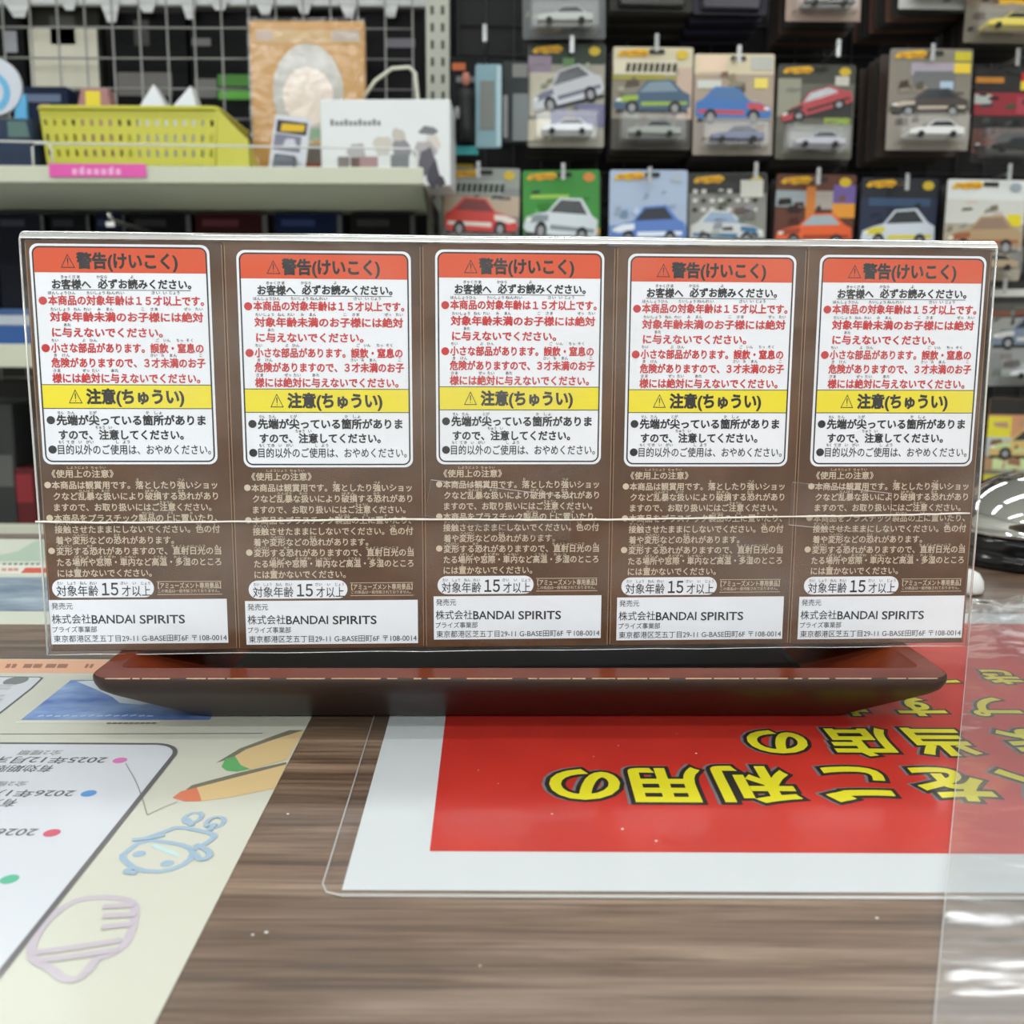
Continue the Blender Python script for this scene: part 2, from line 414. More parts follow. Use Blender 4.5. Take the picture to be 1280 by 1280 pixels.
pts = [pl(FX0, c.y), pl(c.x-rr, c.y)]+[pl(c.x-rr+rr*math.sin(R(t)), c.y-rr+rr*math.cos(R(t))) for t in range(10, 90, 10)]+[pl(ext(c, d0, c.y-rr), c.y-rr), pl(xb_, Yb), pl(FX0, Yb)]
b.flat(pts[::-1], w+.00002, M_fw); b.stroke(pts[:-1], .0014, w+.00006, mat('flyer_grey_line', (104, 102, 104), .35, coat=.3))
b.build('white_date_panel', flyer)
b = MB(); w2 = w+.00007
def up_text(s, px, py_far, py_near, m, cw, off=.01):
    """text turned to the far side: starts at px (its right end in the picture)"""
    A, Bq = tab(px, py_far), tab(px, py_near)
    h = (A.y-Bq.y); vs, fs = glyphs(s, off, 0, 3)
    a = min(v[0] for v in vs); sx = cw
    x0_, yb = pl(A.x, A.y)
    b.add([(x0_-(v[0]-a)*sx, yb-v[1]*h/.74, w2) for v in vs], fs, m)
def emw(px0, px1, py, n): return (tab(px0, py).x-tab(px1, py).x)/n
up_text('2025年12月末', 136, 948.5, 955.5, M_fg, emw(136, 57, 952, 3.25))
up_text('有効期限', 70, 959, 966, M_fg, emw(70, 14, 962, 3))
up_text('全2種類', 80, 940, 945, M_lg, emw(80, 25, 942, 3.55))
up_text('2026年1月末', 96, 990, 997.5, M_fg, emw(96, 14, 994, 3.25))
up_text('有効期限', 25, 1001.5, 1009.5, M_fg, emw(70, 12, 994, 3))
up_text('全2種類', 37, 979, 984, M_lg, emw(80, 22, 980, 3.55))
up_text('2026年3月末', 50, 1038, 1047, M_fg, emw(96, 10, 1043, 3.25))
for px, py, cc in ((150, 952, (206, 120, 176)), (111, 993.5, (92, 146, 202)), (65, 1043, (204, 96, 116)), (12, 1101, (92, 180, 146))):
    p = tab(px, py); b.flat(circ(*pl(p.x, p.y), .0021, ry=.0021), w2, paint(cc, .4))
b.build('date_lettering', flyer)
b = MB(); w2 = w+.00003
def poly_px(pts, m, w): 
    P = [pl(*tab(*p)[:2]) for p in pts]
    area2 = sum(P[i][0]*P[(i+1) % len(P)][1]-P[(i+1) % len(P)][0]*P[i][1] for i in range(len(P)))
    b.flat(P if area2 > 0 else P[::-1], w, m)
def line_px(pts, wd_, m, w): b.stroke([pl(*tab(*p)[:2]) for p in pts], wd_, w, m)
M_cw, M_shd = paint((218, 190, 140), .4, coat=.3), paint((120, 116, 100), .5)
poly_px([(270, 955), (300, 937), (345, 920), (362, 914), (380, 914), (300, 946)], M_shd, w2)
poly_px([(232, 989), (240, 983), (300, 967), (358, 954), (358, 958), (250, 986)], M_shd, w2)
poly_px([(293, 947), (308, 938), (345, 925), (380, 914), (359, 951), (312, 964), (300, 960)], M_cw, w2+.00003)
poly_px([(277, 960), (282, 950), (294, 947), (301, 958), (313, 963), (296, 966), (283, 965)], paint((104, 172, 108), .4, coat=.3), w2+.00005)
poly_px([(246, 986), (300, 972), (358, 957), (344, 987), (290, 998), (252, 1003)], M_cw, w2+.00003)
poly_px([(215.5, 999), (226, 991), (246, 986), (250, 996), (252, 1003), (232, 1003.5)], paint((216, 126, 96), .4, coat=.3), w2+.00005)
b.build('crayon_picture', flyer)
b = MB(); M_rb = paint((158, 182, 200), .45, coat=.3)
for s in ([(154, 1070), (178, 1051), (222, 1056), (243, 1064), (236, 1080), (206, 1092), (172, 1090), (153, 1076), (154, 1070)],
          [(178, 1051), (205, 1042), (222, 1035), (258, 1042), (270, 1046), (262, 1054), (243, 1064)],
          [(205, 1046), (186, 1050), (166, 1052)], [(240, 1034), (234, 1026)], [(262, 1040), (268, 1032)],
          [(245, 1058), (262, 1066), (262, 1074), (250, 1078), (244, 1070)], [(165, 1088), (155, 1092), (170, 1094)]):
    line_px(s, .0016, M_rb, w2)
for px, py in ((241, 1024), (269, 1030)): p = tab(px, py); b.stroke([(x, y) for x, y in circ(*pl(p.x, p.y), .0022, ry=.003)+circ(*pl(p.x, p.y), .0022, ry=.003)[:1]], .0012, w2, M_rb)
poly_px([(188, 1060), (194, 1056), (226, 1069), (222, 1073)], paint((190, 214, 214), .45), w2)
for px, py in ((174, 1069), (209, 1081)): p = tab(px, py); b.flat(circ(*pl(p.x, p.y), .0016), w2, M_rb)
b.build('robot_drawing', flyer)
b = MB(); M_pp = paint((194, 184, 192), .45, coat=.3)
for s in ([(76, 1138), (100, 1125), (140, 1123), (165, 1128), (170, 1140), (164, 1170), (150, 1190), (120, 1202)],
          [(76, 1138), (52, 1160), (38, 1186), (42, 1204), (66, 1214), (76, 1226), (96, 1228), (110, 1216), (120, 1202)],
          [(40, 1194), (90, 1188), (150, 1178)], [(44, 1204), (90, 1199), (146, 1190)], [(130, 1136), (166, 1134)], [(130, 1148), (168, 1146)], [(128, 1162), (164, 1158)]):
    line_px(s, .0019, M_pp, w2)
b.build('mitten_drawing', flyer)
b = MB(); line_px([(157, 956), (170, 978), (178, 1000), (184, 1020)], .00025, paint((140, 138, 136), .5), w2+.0001)
line_px([(184, 1021), (200, 1013), (222, 1004)], .00025, paint((140, 138, 136), .5), w2+.0001)
b.build('scratch', flyer)

# -- sheet lying behind the boxes at far left
Ya, Yb = tab(60, 781).y, tab(60, 674.5).y
far = thing('paper_sheet', 'printed sheet with blue-grey photo lying behind the boxes at far left', 'sheet', Matrix.Translation((-.3, .55, TZ)))
o_ = Vector((-.3, .55, 0))
b = MB(); b.prism([pl(-.5, Ya), pl(-.12, Ya), pl(-.12, Yb), pl(-.5, Yb)], .0001, .0003, mat('sheet_paper', (214, 217, 200), .4, coat=.3, coat_rough=.2)); b.build('paper', far)
b = MB()
def band(px_y0, px_y1, m, x0=-.495, x1=-.125, w=.00034):
    b.flat([pl(x0, tab(30, px_y0).y), pl(x1, tab(30, px_y0).y), pl(x1, tab(30, px_y1).y), pl(x0, tab(30, px_y1).y)], w, m)
band(765, 722, mat('grey_photo', (92, 112, 132), .4, noise=((168, 182, 192), (18, 40, 1), 4)))
b.build('blue_grey_photo', far)
b = MB(); band(718, 706, paint((222, 220, 208), .4))
q = [tab(26, 717), tab(70, 717), tab(74, 710.5), tab(32, 710.5)]; b.flat([pl(p.x, p.y) for p in q], .0004, paint((208, 92, 66), .4))
for xa in (2, 10, 17): q = [tab(xa, 714.5), tab(xa+6, 714.5), tab(xa+6, 711), tab(xa, 711)]; b.flat([pl(p.x, p.y) for p in q], .0004, paint((206, 146, 130), .4))
for i in range(7): q = [tab(3+i*7, 707), tab(7+i*7, 707), tab(8+i*7, 704.5), tab(4+i*7, 704.5)]; b.flat([pl(p.x, p.y) for p in q], .0004, paint((104, 132, 112), .4))
b.build('red_caption', far)
b = MB(); q = [tab(-30, 702), tab(80, 702), tab(80, 678), tab(45, 676), tab(22, 690), tab(-30, 700)]; b.flat([pl(p.x, p.y) for p in q], .00036, paint((172, 192, 172), .4))
b.build('green_corner', far)

# -- clear plastic sheet over the right front corner
M_clear = film('clear_sheet', haze=.14, rough=.1, gain=1.5, bump=((20, 45, 20), .35, .003), hazecol=(230, 232, 232))
b = MB(); g0, g1 = tab(1167, 1285), tab(1192, 1010)
nx, ny = 26, 40; vs = []; Y0, Y1 = .16, .478
o_ = Vector((.25, .3, 0))
for j in range(ny+1):
    Y = Y0+(Y1-Y0)*j/ny; xl = ext(g0, g1, Y)
    for i in range(nx+1):
        X = xl+(.42-xl)*i/nx; far_t = max(0, (Y-.33)/.12)
        h = .0012+.0004*math.sin(X*70+Y*35)+far_t*(.0022+.0018*math.sin(X*190+Y*95)*math.sin(Y*160-X*60)+.0008*random.random())
        vs.append((*pl(X, Y), h))
b.add(vs, [[j*(nx+1)+i, j*(nx+1)+i+1, (j+1)*(nx+1)+i+1, (j+1)*(nx+1)+i] for j in range(ny) for i in range(nx)], M_clear, True)
clear = tag(b.build('clear_plastic_sheet', mw=Matrix.Translation((o_.x, o_.y, TZ))), 'clear crinkled plastic sheet over the right side of the red poster', 'plastic sheet')
b = MB(); b.tube([(vs[j*(nx+1)][0], vs[j*(nx+1)][1], vs[j*(nx+1)][2]) for j in range(0, ny+1, 2)], .00013, M_edge, 6); b.build('sheet_edge', clear)

b = MB(); M_dust = paint((226, 224, 218), .7)
for px, py in ((598, 966), (773, 935), (742, 949), (623, 983), (778, 1040), (820, 1055), (870, 945), (846, 920), (333, 1170), (360, 1021), (316, 1173), (1096, 1152), (690, 1021), (944, 963), (600, 1212)):
    p = tab(px, py); b.flat(circ(p.x, p.y, random.uniform(.0002, .00045), 7), TZ+.00085, M_dust)
o = tag(b.build('dust_specks'), 'pale dust specks scattered over the red poster and bare wood', 'dust'); o['kind'] = 'stuff'

# ------------------------------------------------------------------ cash tray
M_tin = mat('tray_lacquer_red', (124, 56, 30), .22, spec=.05, noise=((108, 44, 26), (14, 60, 14), 3))
M_tout = mat('tray_lacquer_dark', (44, 32, 28), .42, spec=.25, noise=((52, 39, 34), (14, 14, 14), 3))
M_tfl = mat('tray_floor_black', (20, 20, 17), .4, spec=.06)
M_chip = mat('tray_bare_edge', (214, 178, 142), .6)
RIM = ROW0.z-TZ-.0003
TL, TR = tab(107.5, 847.5, RIM), tab(1195, 848.5, RIM)
tyaw = math.atan2(TR.y-TL.y, TR.x-TL.x)+R(0.2)
tw = (TR-TL).length; td = .178
tray = thing('cash_tray', 'dark red-brown lacquered coin tray with a worn rim under the row of boxes', 'tray',
             Matrix.Translation(((TL.x+TR.x)/2, (TL.y+TR.y)/2, TZ+.0007)) @ Matrix.Rotation(tyaw, 4, 'Z'))
def tring(ins, z, r, sx=None): k = ins if sx is None else sx; return [(x, y, z) for x, y in rrect(-tw/2+k, tw/2-k, ins, td-ins, r, 8)]
def loft(rings, m, name, cap0=False, cap1=False):
    b = MB(); n = len(rings[0]); vs = [p for rg in rings for p in rg]
    fs = [[k*n+i, k*n+(i+1) % n, (k+1)*n+(i+1) % n, (k+1)*n+i] for k in range(len(rings)-1) for i in range(n)]
    if cap0: fs.append(list(range(n))[::-1])
    if cap1: fs.append([(len(rings)-1)*n+i for i in range(n)])
    b.add(vs, fs, m); return b.build(name, tray)
Hh = RIM-.0007
so_ = loft([tring(.0262, 0, .004), tring(.0246, .0004, .004), tring(.0222, .0018, .0045), tring(.0036, .0146, .006), tring(.0013, .0166, .0065), tring(.0003, .0184, .007), tring(0, .0196, .007), tring(0, Hh-.0004, .007), tring(.0003, Hh, .007)], M_tout, 'outer_shell', True)
for p_ in so_.data.polygons: p_.use_smooth = True
loft([tring(.0004, Hh, .007), tring(.0105, Hh, .004, .0062), tring(.0112, Hh-.0006, .004, .0070), tring(.026, .0065, .003, .030)], M_tin, 'rim_and_inner_wall')
loft([tring(.026, .0065, .003, .030), tring(.028, .0062, .003, .032)], M_tfl, 'inner_floor', False, True)
b = MB(); x = -tw/2+.006
while x < tw/2-.005:
    L_ = random.uniform(.0015, .011); hgt = random.uniform(.00003, .00016)
    pts = []; n = max(3, int(L_/.0012))
    for i in range(n+1): pts.append((x+L_*i/n, random.uniform(.4, 1)*hgt))
    vs = [(p[0], -.00004, Hh+.00003) for p in pts]+[(p[0], -.00005+.00016+p[1]*.6, Hh+.00004) for p in pts]+[(p[0], -.00006, Hh-.0001-p[1]) for p in pts]
    m_ = n+1
    b.add(vs, [[i, i+1, m_+i+1, m_+i] for i in range(n)]+[[2*m_+i, 2*m_+i+1, i+1, i] for i in range(n)], M_chip)
    x += L_+random.choice((0, .0006, .002, .005))
b.build('worn_edge', tray)

# ------------------------------------------------------------------ five boxes
BW, BD = .0625, .050
BH = .1334
M_brown = mat('box_brown_card', (98, 66, 42), .42, noise=((68, 46, 31), (34, 34, 20), 5))
M_bedge = mat('box_fold_edge', (150, 116, 88), .5)
M_lab = paint((228, 231, 238), .42); M_blk = paint((26, 27, 32), .45); M_ora = paint((206, 76, 38), .42); M_yel = paint((228, 212, 40), .42)
M_rtx = paint((190, 40, 44), .45); M_tan = paint((200, 185, 162), .5); M_dk = paint((52, 52, 58), .5)
def L5(cx, cy): u, v = onrow(520+cx/4, 280+cy/4); return u, v
def L6(cx, cy): u, v = onrow(520+cx/4, 560+cy/4); return u, v
def put(b, Lf, s, x0, x1, yc, h, w, m, off=0.0, res=3):
    (ua, va), (ub, vb) = Lf(x0, yc), Lf(x1, yc)
    b.text(s, ua, ub, (va+vb)/2, abs(Lf(x0, yc-h/2)[1]-Lf(x0, yc+h/2)[1])*1.08, w, m, off, 0, res)
def bullet(b, Lf, cx, cy, r_, w, m):
    u, v = Lf(cx, cy); rad = abs(Lf(cx+r_, cy)[0]-u); b.flat(circ(u, v, rad, 16), w, m)
def rubies(b, Lf, yc, h, w, m, items):
    for s, x0, x1 in items: put(b, Lf, s, x0, x1, yc, h, w, m, .012, 2)
def hline(b, Lf, x0, x1, y, t, w, m):
    (ua, va), (ub, vb) = Lf(x0, y), Lf(x1, y); v = (va+vb)/2; b.flat([(ua, v-t/2), (ub, v-t/2), (ub, v+t/2), (ua, v+t/2)], w, m)
def make_prints():
    out_ = []
    # warning label
    b = MB(); b.T = UP; l0 = (L5(97, 130)[0]+L5(100, 1202)[0])/2; l1 = (L5(943, 130)[0]+L5(925, 1202)[0])/2
    t, bo = L5(500, 130)[1], L5(500, 1202)[1]
    b.prism(rrect(l0, l1, bo, t, .0026), .00002, .00012, M_lab)
    W = .00018; px = .000262
    i0, i1, ib, it = l0+3.6*px, l1-3.6*px, bo+3.6*px, t-3.6*px
    def cut(y0, y1): # band clipped by the rounded frame
        return [(x, y) for x, y in rrect(i0, i1, ib, it, .0021) if y0 <= y <= y1]
    vo = L5(500, 270)[1]; y1_, y2_ = L5(500, 815)[1], L5(500, 930)[1]
    top = cut(vo, it+1); b.flat([(i0, vo), (i1, vo)]+top, W, M_ora)
    b.flat([(i0, y2_), (i1, y2_), (i1, y1_), (i0, y1_)], W, M_yel)
    for yy in (y1_, y2_): b.flat([(i0, yy-.00012), (i1, yy-.00012), (i1, yy+.00012), (i0, yy+.00012)], W+.00003, M_blk)
    b.ring(rrect(i0-.0002, i1+.0002, ib-.0002, it+.0002, .0023), rrect(i0+.00025, i1-.00025, ib+.00025, it-.00025, .00185), W+.00004, M_blk)
    for (xa, xb, yc) in ((240, 308, 212), (240, 305, 872)):
        (ua, va), (ub, vb) = L5(xa, yc+33), L5(xb, yc+33); tv = L5(xa, yc-36)[1]; uc = (ua+ub)/2; c3 = ((ua+ub)/2, va+(tv-va)/3)
        o3 = [(ua, va), (ub, va), (uc, tv)]; i3 = [(c3[0]+(p[0]-c3[0])*.82, c3[1]+(p[1]-c3[1])*.82) for p in o3]
        b.ring(o3, i3, W+.00003, M_blk); hh = tv-va
        b.flat([(uc-.00012, va+hh*.3), (uc+.00012, va+hh*.3), (uc+.0002, va+hh*.7), (uc-.0002, va+hh*.7)], W+.00003, M_blk)
        b.flat(circ(uc, va+hh*.18, .00018, 8), W+.00003, M_blk)
    w = W+.00003
    put(b, L5, '警告(けいこく)', 313, 792, 212, 76, w, M_blk, .042, 4)
    put(b, L5, '注意(ちゅうい)', 322, 785, 872, 72, w, M_blk, .045, 4)
    put(b, L5, 'お客様へ', 193, 378, 325, 46, w, M_blk, .036); put(b, L5, '必ずお読みください。', 408, 850, 325, 46, w, M_blk, .036)
    hline(b, L5, 190, 845, 354, .00018, w, M_blk)
    rubies(b, L5, 289, 17, w, M_dk, (('きゃく', 237, 284), ('さま', 290, 327), ('かなら', 405, 455), ('よ', 564, 580)))
    for s, x0, x1, yc, bl in (('本商品の対象年齢は１５才以上です。', 170, 905, 405, 1), ('対象年齢未満のお子様には絶対', 173, 897, 485, 0),
                              ('に与えないでください。', 180, 702, 560, 0), ('小さな部品があります。誤飲・窒息の', 170, 890, 636, 1),
                              ('危険がありますので、3才未満のお子', 168, 895, 708, 0), ('様には絶対に与えないでください。', 168, 866, 783, 0)):
        put(b, L5, s, x0, x1, yc, 46, w, M_rtx, .034)
        if bl: bullet(b, L5, 146, yc, 20, w, M_rtx)
    for yc, it_ in ((367, (('ほんしょうひん', 172, 302), ('たいしょう', 355, 440), ('ねんれい', 448, 532), ('さい', 660, 700), ('い', 715, 733), ('じょう', 745, 792))),
                    (446, (('たいしょう', 180, 270), ('ねん', 288, 322), ('れい', 335, 370), ('み', 400, 416), ('まん', 443, 475), ('こ', 608, 622), ('さま', 650, 685), ('ぜっ', 808, 840), ('たい', 862, 897))),
                    (522, (('あた', 238, 270),)), (598, (('ちい', 175, 208), ('ぶ', 320, 335), ('ひん', 355, 390), ('ご', 668, 683), ('いん', 703, 735), ('ちっ', 765, 795), ('そく', 810, 842))),
                    (671, (('き', 183, 197), ('けん', 222, 257), ('さい', 637, 670), ('み', 688, 702), ('まん', 728, 762), ('こ', 868, 882))),
                    (745, (('さま', 175, 210), ('ぜっ', 313, 345), ('たい', 357, 392), ('あた', 448, 482)))):
        rubies(b, L5, yc, 17, w, M_dk, it_)
    put(b, L5, '先端が尖っている箇所がありま', 175, 880, 987, 48, w, M_blk, .036); bullet(b, L5, 150, 987, 20, w, M_blk)
    put(b, L5, 'すので、注意してください。', 183, 772, 1058, 47, w, M_blk, .034)
    put(b, L5, '目的以外のご使用は、おやめください。', 175, 896, 1130, 48, w, M_blk, .01); bullet(b, L5, 150, 1130, 20, w, M_blk)
    for yc, it_ in ((950, (('せん', 183, 212), ('たん', 230, 265), ('とが', 335, 368), ('か', 600, 615), ('しょ', 640, 675))), (1022, (('ちゅう', 358, 402), ('い', 420, 436))),
                    (1093, (('もく', 180, 205), ('てき', 217, 255), ('い', 275, 290), ('がい', 310, 345), ('し', 452, 464), ('よう', 482, 516)))):
        rubies(b, L5, yc, 17, w, M_blk, it_)
    out_.append(('warning_label', b, 'white warning label with orange and yellow bands'))
    # handling notes
    b = MB(); b.T = UP; w = .00008
    put(b, L6, '《使用上の注意》', 137, 430, 128, 38, w, M_tan, .016)
    for s, x0, x1, yc, bl in (('本商品は観賞用です。落としたり強いショッ', 135, 916, 183, 1), ('クなど乱暴な扱いにより破損する恐れがあり', 140, 916, 237, 0),
                              ('ますので、お取り扱いにはご注意ください。', 140, 882, 291, 0), ('本商品をプラスチック製品の上に置いたり、', 136, 908, 344, 1),
                              ('接触させたままにしないでください。色の付', 136, 916, 398, 0), ('着や変形などの恐れがあります。', 138, 696, 452, 0),
                              ('変形する恐れがありますので、直射日光の当', 138, 916, 504, 1), ('たる場所や窓際・車内など高温・多湿のところ', 138, 913, 558, 0),
                              ('には置かないでください。', 138, 582, 612, 0)):
        put(b, L6, s, x0, x1, yc, 38, w, M_tan, .017)
        if bl: bullet(b, L6, 116, yc, 16, w, M_tan)
    for yc, it_ in ((98, (('しようじょう', 212, 310), ('ちゅうい', 325, 395))), (156, (('お', 536, 548), ('つよ', 732, 762))), (211, (('らんぼう', 262, 330), ('あつか', 368, 408), ('はそん', 575, 640), ('おそ', 728, 758))),
                    (266, (('ちゅうい', 640, 700),)), (319, (('せいひん', 552, 612), ('うえ', 676, 700), ('お', 780, 792))), (372, (('せっしょく', 140, 215), ('いろ', 806, 830), ('つ', 886, 896))),
                    (427, (('へんけい', 222, 290), ('おそ', 414, 442))), (480, (('へんけい', 140, 212), ('おそ', 284, 312), ('ちょくしゃにっこう', 682, 842), ('あ', 890, 902))),
                    (533, (('ばしょ', 222, 290), ('まどぎわ', 340, 416), ('しゃない', 440, 512), ('こうおん', 595, 658), ('たしつ', 690, 752))), (588, (('お', 226, 238),))):
        rubies(b, L6, yc, 13, w, M_tan, it_)
    out_.append(('handling_notes', b, 'pale handling notes printed on brown card'))
    # age badge
    b = MB(); b.T = UP; w = .00018
    (u0, vm), (u1, _) = L6(108, 688), L6(588, 688); hv = abs(L6(300, 643)[1]-L6(300, 733)[1])/2
    b.prism(rrect(u0, u1, vm-hv, vm+hv, hv*.98, 10), .00002, .00012, M_lab)
    put(b, L6, '対象年齢', 128, 326, 699, 52, w, M_blk, .008); put(b, L6, '15', 342, 420, 689, 74, w, M_blk, .018); put(b, L6, '才以上', 436, 572, 699, 52, w, M_blk, .008)
    rubies(b, L6, 661, 17, w, M_blk, (('たい', 133, 160), ('しょう', 182, 220), ('ねん', 240, 272), ('れい', 286, 320), ('さい', 432, 465), ('い', 490, 505), ('じょう', 530, 572)))
    out_.append(('age_badge', b, 'white rounded age badge'))
    b = MB(); b.T = UP; w = .00008
    hline(b, L6, 602, 908, 653, .00018, w, M_tan); hline(b, L6, 602, 908, 716, .00018, w, M_tan)
    put(b, L6, '【アミューズメント専用景品】', 607, 905, 673, 29, w, M_tan, .016); put(b, L6, 'この商品は一般市販されておりません。', 607, 897, 699, 17, w, M_tan, .006, 2)
    out_.append(('amusement_note', b, 'small pale note between two thin lines'))
    # maker panel
    b = MB(); b.T = UP; w = .00018
    (u0, v0), (u1, v1) = L6(88, 744), L6(928, 744); vb = (L6(88, 956)[1]+L6(928, 956)[1])/2
    b.prism([(u0, vb), (u1, vb), (u1, v0), (u0, v0)], .00002, .00012, M_lab)
    put(b, L6, '発売元', 100, 200, 773, 33, w, M_dk, .004); put(b, L6, '株式会社', 98, 282, 836, 46, w, M_blk, .006)
    put(b, L6, 'BANDAI', 286, 490, 835, 54, w, M_blk, .017); put(b, L6, 'SPIRITS', 512, 726, 835, 54, w, M_blk, .017)
    put(b, L6, 'プライズ事業部', 98, 308, 887, 30, w, M_dk, .006)
    put(b, L6, '東京都港区芝五丁目29-11 G-BASE田町6F 〒108-0014', 102, 918, 929, 34, w, M_blk, .002)
    out_.append(('maker_panel', b, 'white panel with the maker address'))
    return out_
PRINTS = make_prints()
REFPX = [(544.2, 312.5), (755.7, 313), (545.5, 580), (751, 580), (542, 799), (752, 799)]
BOXPX = {0: [(37.5, 305), (261, 305.5), (54, 580), (271.5, 580), (61, 806), (285.7, 804)],
         1: [(295.5, 313), (513.7, 313), (305, 585), (516, 584.5), (306.5, 806), (523, 804)],
         3: [(787, 318), (997.5, 318), (780, 582.5), (984, 583), (769.5, 800), (978, 800)],
         4: [(1026, 319), (1232.5, 320), (1013, 582), (1215, 583), (997.5, 799), (1205.7, 798.5)]}
ref = [onrow(*p) for p in REFPX]
def fit1(a, c):                 # c ~ s*a + t
    n = len(a); ma, mc = sum(a)/n, sum(c)/n
    s = sum((x-ma)*(y-mc) for x, y in zip(a, c))/sum((x-ma)**2 for x in a); return s, mc-s*ma
ORD = ['leftmost of the row of five on the tray', 'second from the left in the row of five', 'middle one of the row of five',
       'fourth from the left in the row of five', 'rightmost of the row of five on the tray']
meshes = {}
for i in range(5):
    p = ROW0 + RU*((i-2)*BW) + RN*.0006
    bx = thing('figure_box', 'brown prize figure box, '+ORD[i], 'box',
               Matrix.Translation((p.x, p.y, p.z)) @ Matrix.Rotation(ROWYAW, 4, 'Z'), 'brown prize boxes on the tray')
    b = MB()
    ea, eb = -BW/2+.0001+(.0011 if i == 0 else 0), BW/2-.0001-(.0009 if i == 4 else 0)
    b.prism([(ea, 0), (eb, 0), (eb, BD), (ea, BD)], .0002, BH, M_brown, .0004)
    for xx in (ea+.00035, eb-.00035): b.box(xx-.00011, xx+.00011, -.00006, .0002, .001, BH-.001, M_bedge)
    b.build('carton', bx)
    if i == 2: su = sv = 1.0; tu = tv = 0.0
    else:
        tgt = [onrow(*q) for q in BOXPX[i]]
        su, tu = fit1([q[0] for q in ref], [q[0] for q in tgt]); sv, tv = fit1([q[1] for q in ref], [q[1] for q in tgt])
        tu -= (i-2)*BW
    for nm, pb_, lab in PRINTS:
        if nm not in meshes:
            o = pb_.build(nm, bx); meshes[nm] = o.data
        else:
            o = bpy.data.objects.new(nm, meshes[nm]); COL.objects.link(o); o.parent = bx
        o['label'] = lab
        o.location = (tu, 0, tv); o.scale = (su, 1, sv)

# ------------------------------------------------------------------ clear shrink wrap round the row
M_film = film('shrink_film', haze=.008, patch=((16, 16, 34), .085), rough=.13, gain=.9, bump=((34, 34, 16), .55, .004), hazecol=(222, 222, 218))  # milky noise patches also stand in for uneven reflections in the film
M_seal = film('film_fold_glint', haze=.42, rough=.16, gain=3.0, hazecol=(236, 236, 232), base=.12)  # whitish folds; extra haze and gloss stand in for light caught there
wrap = thing('shrink_wrap', 'clear shrink film wrapped tightly around the row of five boxes', 'plastic wrap',
             Matrix.Translation(ROW0) @ Matrix.Rotation(ROWYAW, 4, 'Z'), None)
uL, vTL = onrow(24, 293.5); uR, vTR = onrow(1245.5, 306); uBL, vBL = onrow(60.5, 815.5); uBR, vBR = onrow(1207.5, 804.5)
uL = min(uL, uBL); uR = max(uR, uBR)
x0, x1 = (onrow(24, 293)[0]+uBL)/2, (onrow(1245.5, 306)[0]+uBR)/2
x0, x1 = -.1557, .1559
b = MB(); NU, NV = 90, 30
def wr(u, v):
    a = .00018*math.sin(u*90+v*60+2*math.sin(v*40)) + .00016*math.sin(u*160-v*120) + .00012*math.sin(v*210+u*40)
    return -.0011+a
VT = BH+.0002
for side in (0,):
    vs = [(x0+(x1-x0)*i/NU, wr((x0+(x1-x0)*i/NU), VT*j/NV), -.0006+(VT+.0006)*j/NV) for j in range(NV+1) for i in range(NU+1)]
    b.add(vs, [[j*(NU+1)+i, j*(NU+1)+i+1, (j+1)*(NU+1)+i+1, (j+1)*(NU+1)+i] for j in range(NV) for i in range(NU)], M_film, True)
def grid(fn, nu, nv, m):
    vs = [fn(i/nu, j/nv) for j in range(nv+1) for i in range(nu+1)]
    b.add(vs, [[j*(nu+1)+i, j*(nu+1)+i+1, (j+1)*(nu+1)+i+1, (j+1)*(nu+1)+i] for j in range(nv) for i in range(nu)], m, True)
grid(lambda s, t: (x0, -.0011+(BD+.003)*(1-s), -.0006+(VT+.0006)*t), 8, 12, M_film)
grid(lambda s, t: (x1, -.0011+(BD+.003)*s, -.0006+(VT+.0006)*t), 8, 12, M_film)
grid(lambda s, t: (x1+(x0-x1)*s, BD+.002, -.0006+(VT+.0006)*t), 40, 4, M_film)
b.build('film', wrap)
b = MB()          # puffed top edge
def topw(s, t):
    lens = math.sin(math.pi*min(1, max(0, s)))**.5
    up = .0029
    a = t*R(80)
    return (x0+(x1-x0)*s, -.0011+wr(x0+(x1-x0)*s, VT)*.2+.0062*(1-math.cos(a))+.0001*math.sin(s*60), VT+up*math.sin(a)+.00012*math.sin(s*23+1)*lens*math.sin(a))
grid(topw, 90, 6, M_seal)
grid(lambda s, t: (x0+(x1-x0)*s, .004+(BD-.002)*t, VT+.0022+.0004*math.sin(s*31)*math.sin(t*3.1)), 60, 4, M_film)
b.build('puffed_top', wrap)
b = MB()
for xx in (x0, x1): b.tube([(xx, -.0010, -.0004), (xx+.0002, -.0012, .05), (xx-.0001, -.0011, .09), (xx, -.0009, VT)], .00038, M_seal, 8)
b.tube([(x0+(x1-x0)*t/20, -.0010+.0001*math.sin(t*3), -.0004+.00015*math.sin(t*2.1)) for t in range(21)], .00016, M_seal, 6)
b.build('corner_crease_glint', wrap)  # milky tubes along the film corners painted as bright glints
b = MB()
sm_px = [(47, 651), (120, 652), (200, 652), (300, 651), (420, 649), (530, 648), (620, 648.5), (700, 649), (770, 648.5), (860, 647), (960, 645), (1060, 644), (1140, 642.5), (1223, 640)]
path = [(*onrow(*q),) for q in sm_px]; fine = []
for (ua, va), (ub, vb) in zip(path, path[1:]):
    for k in range(6): t = k/6; fine.append((ua+(ub-ua)*t, -.00165, va+(vb-va)*t+random.uniform(-.00008, .00008)))
b.tube(fine, [.00027+.00014*random.random() for _ in fine], mat('film_seam', (228, 222, 214), .4), 6)
b.build('seam', wrap)
M_tape = film('clear_tape', haze=.015, rough=.25, gain=.25)
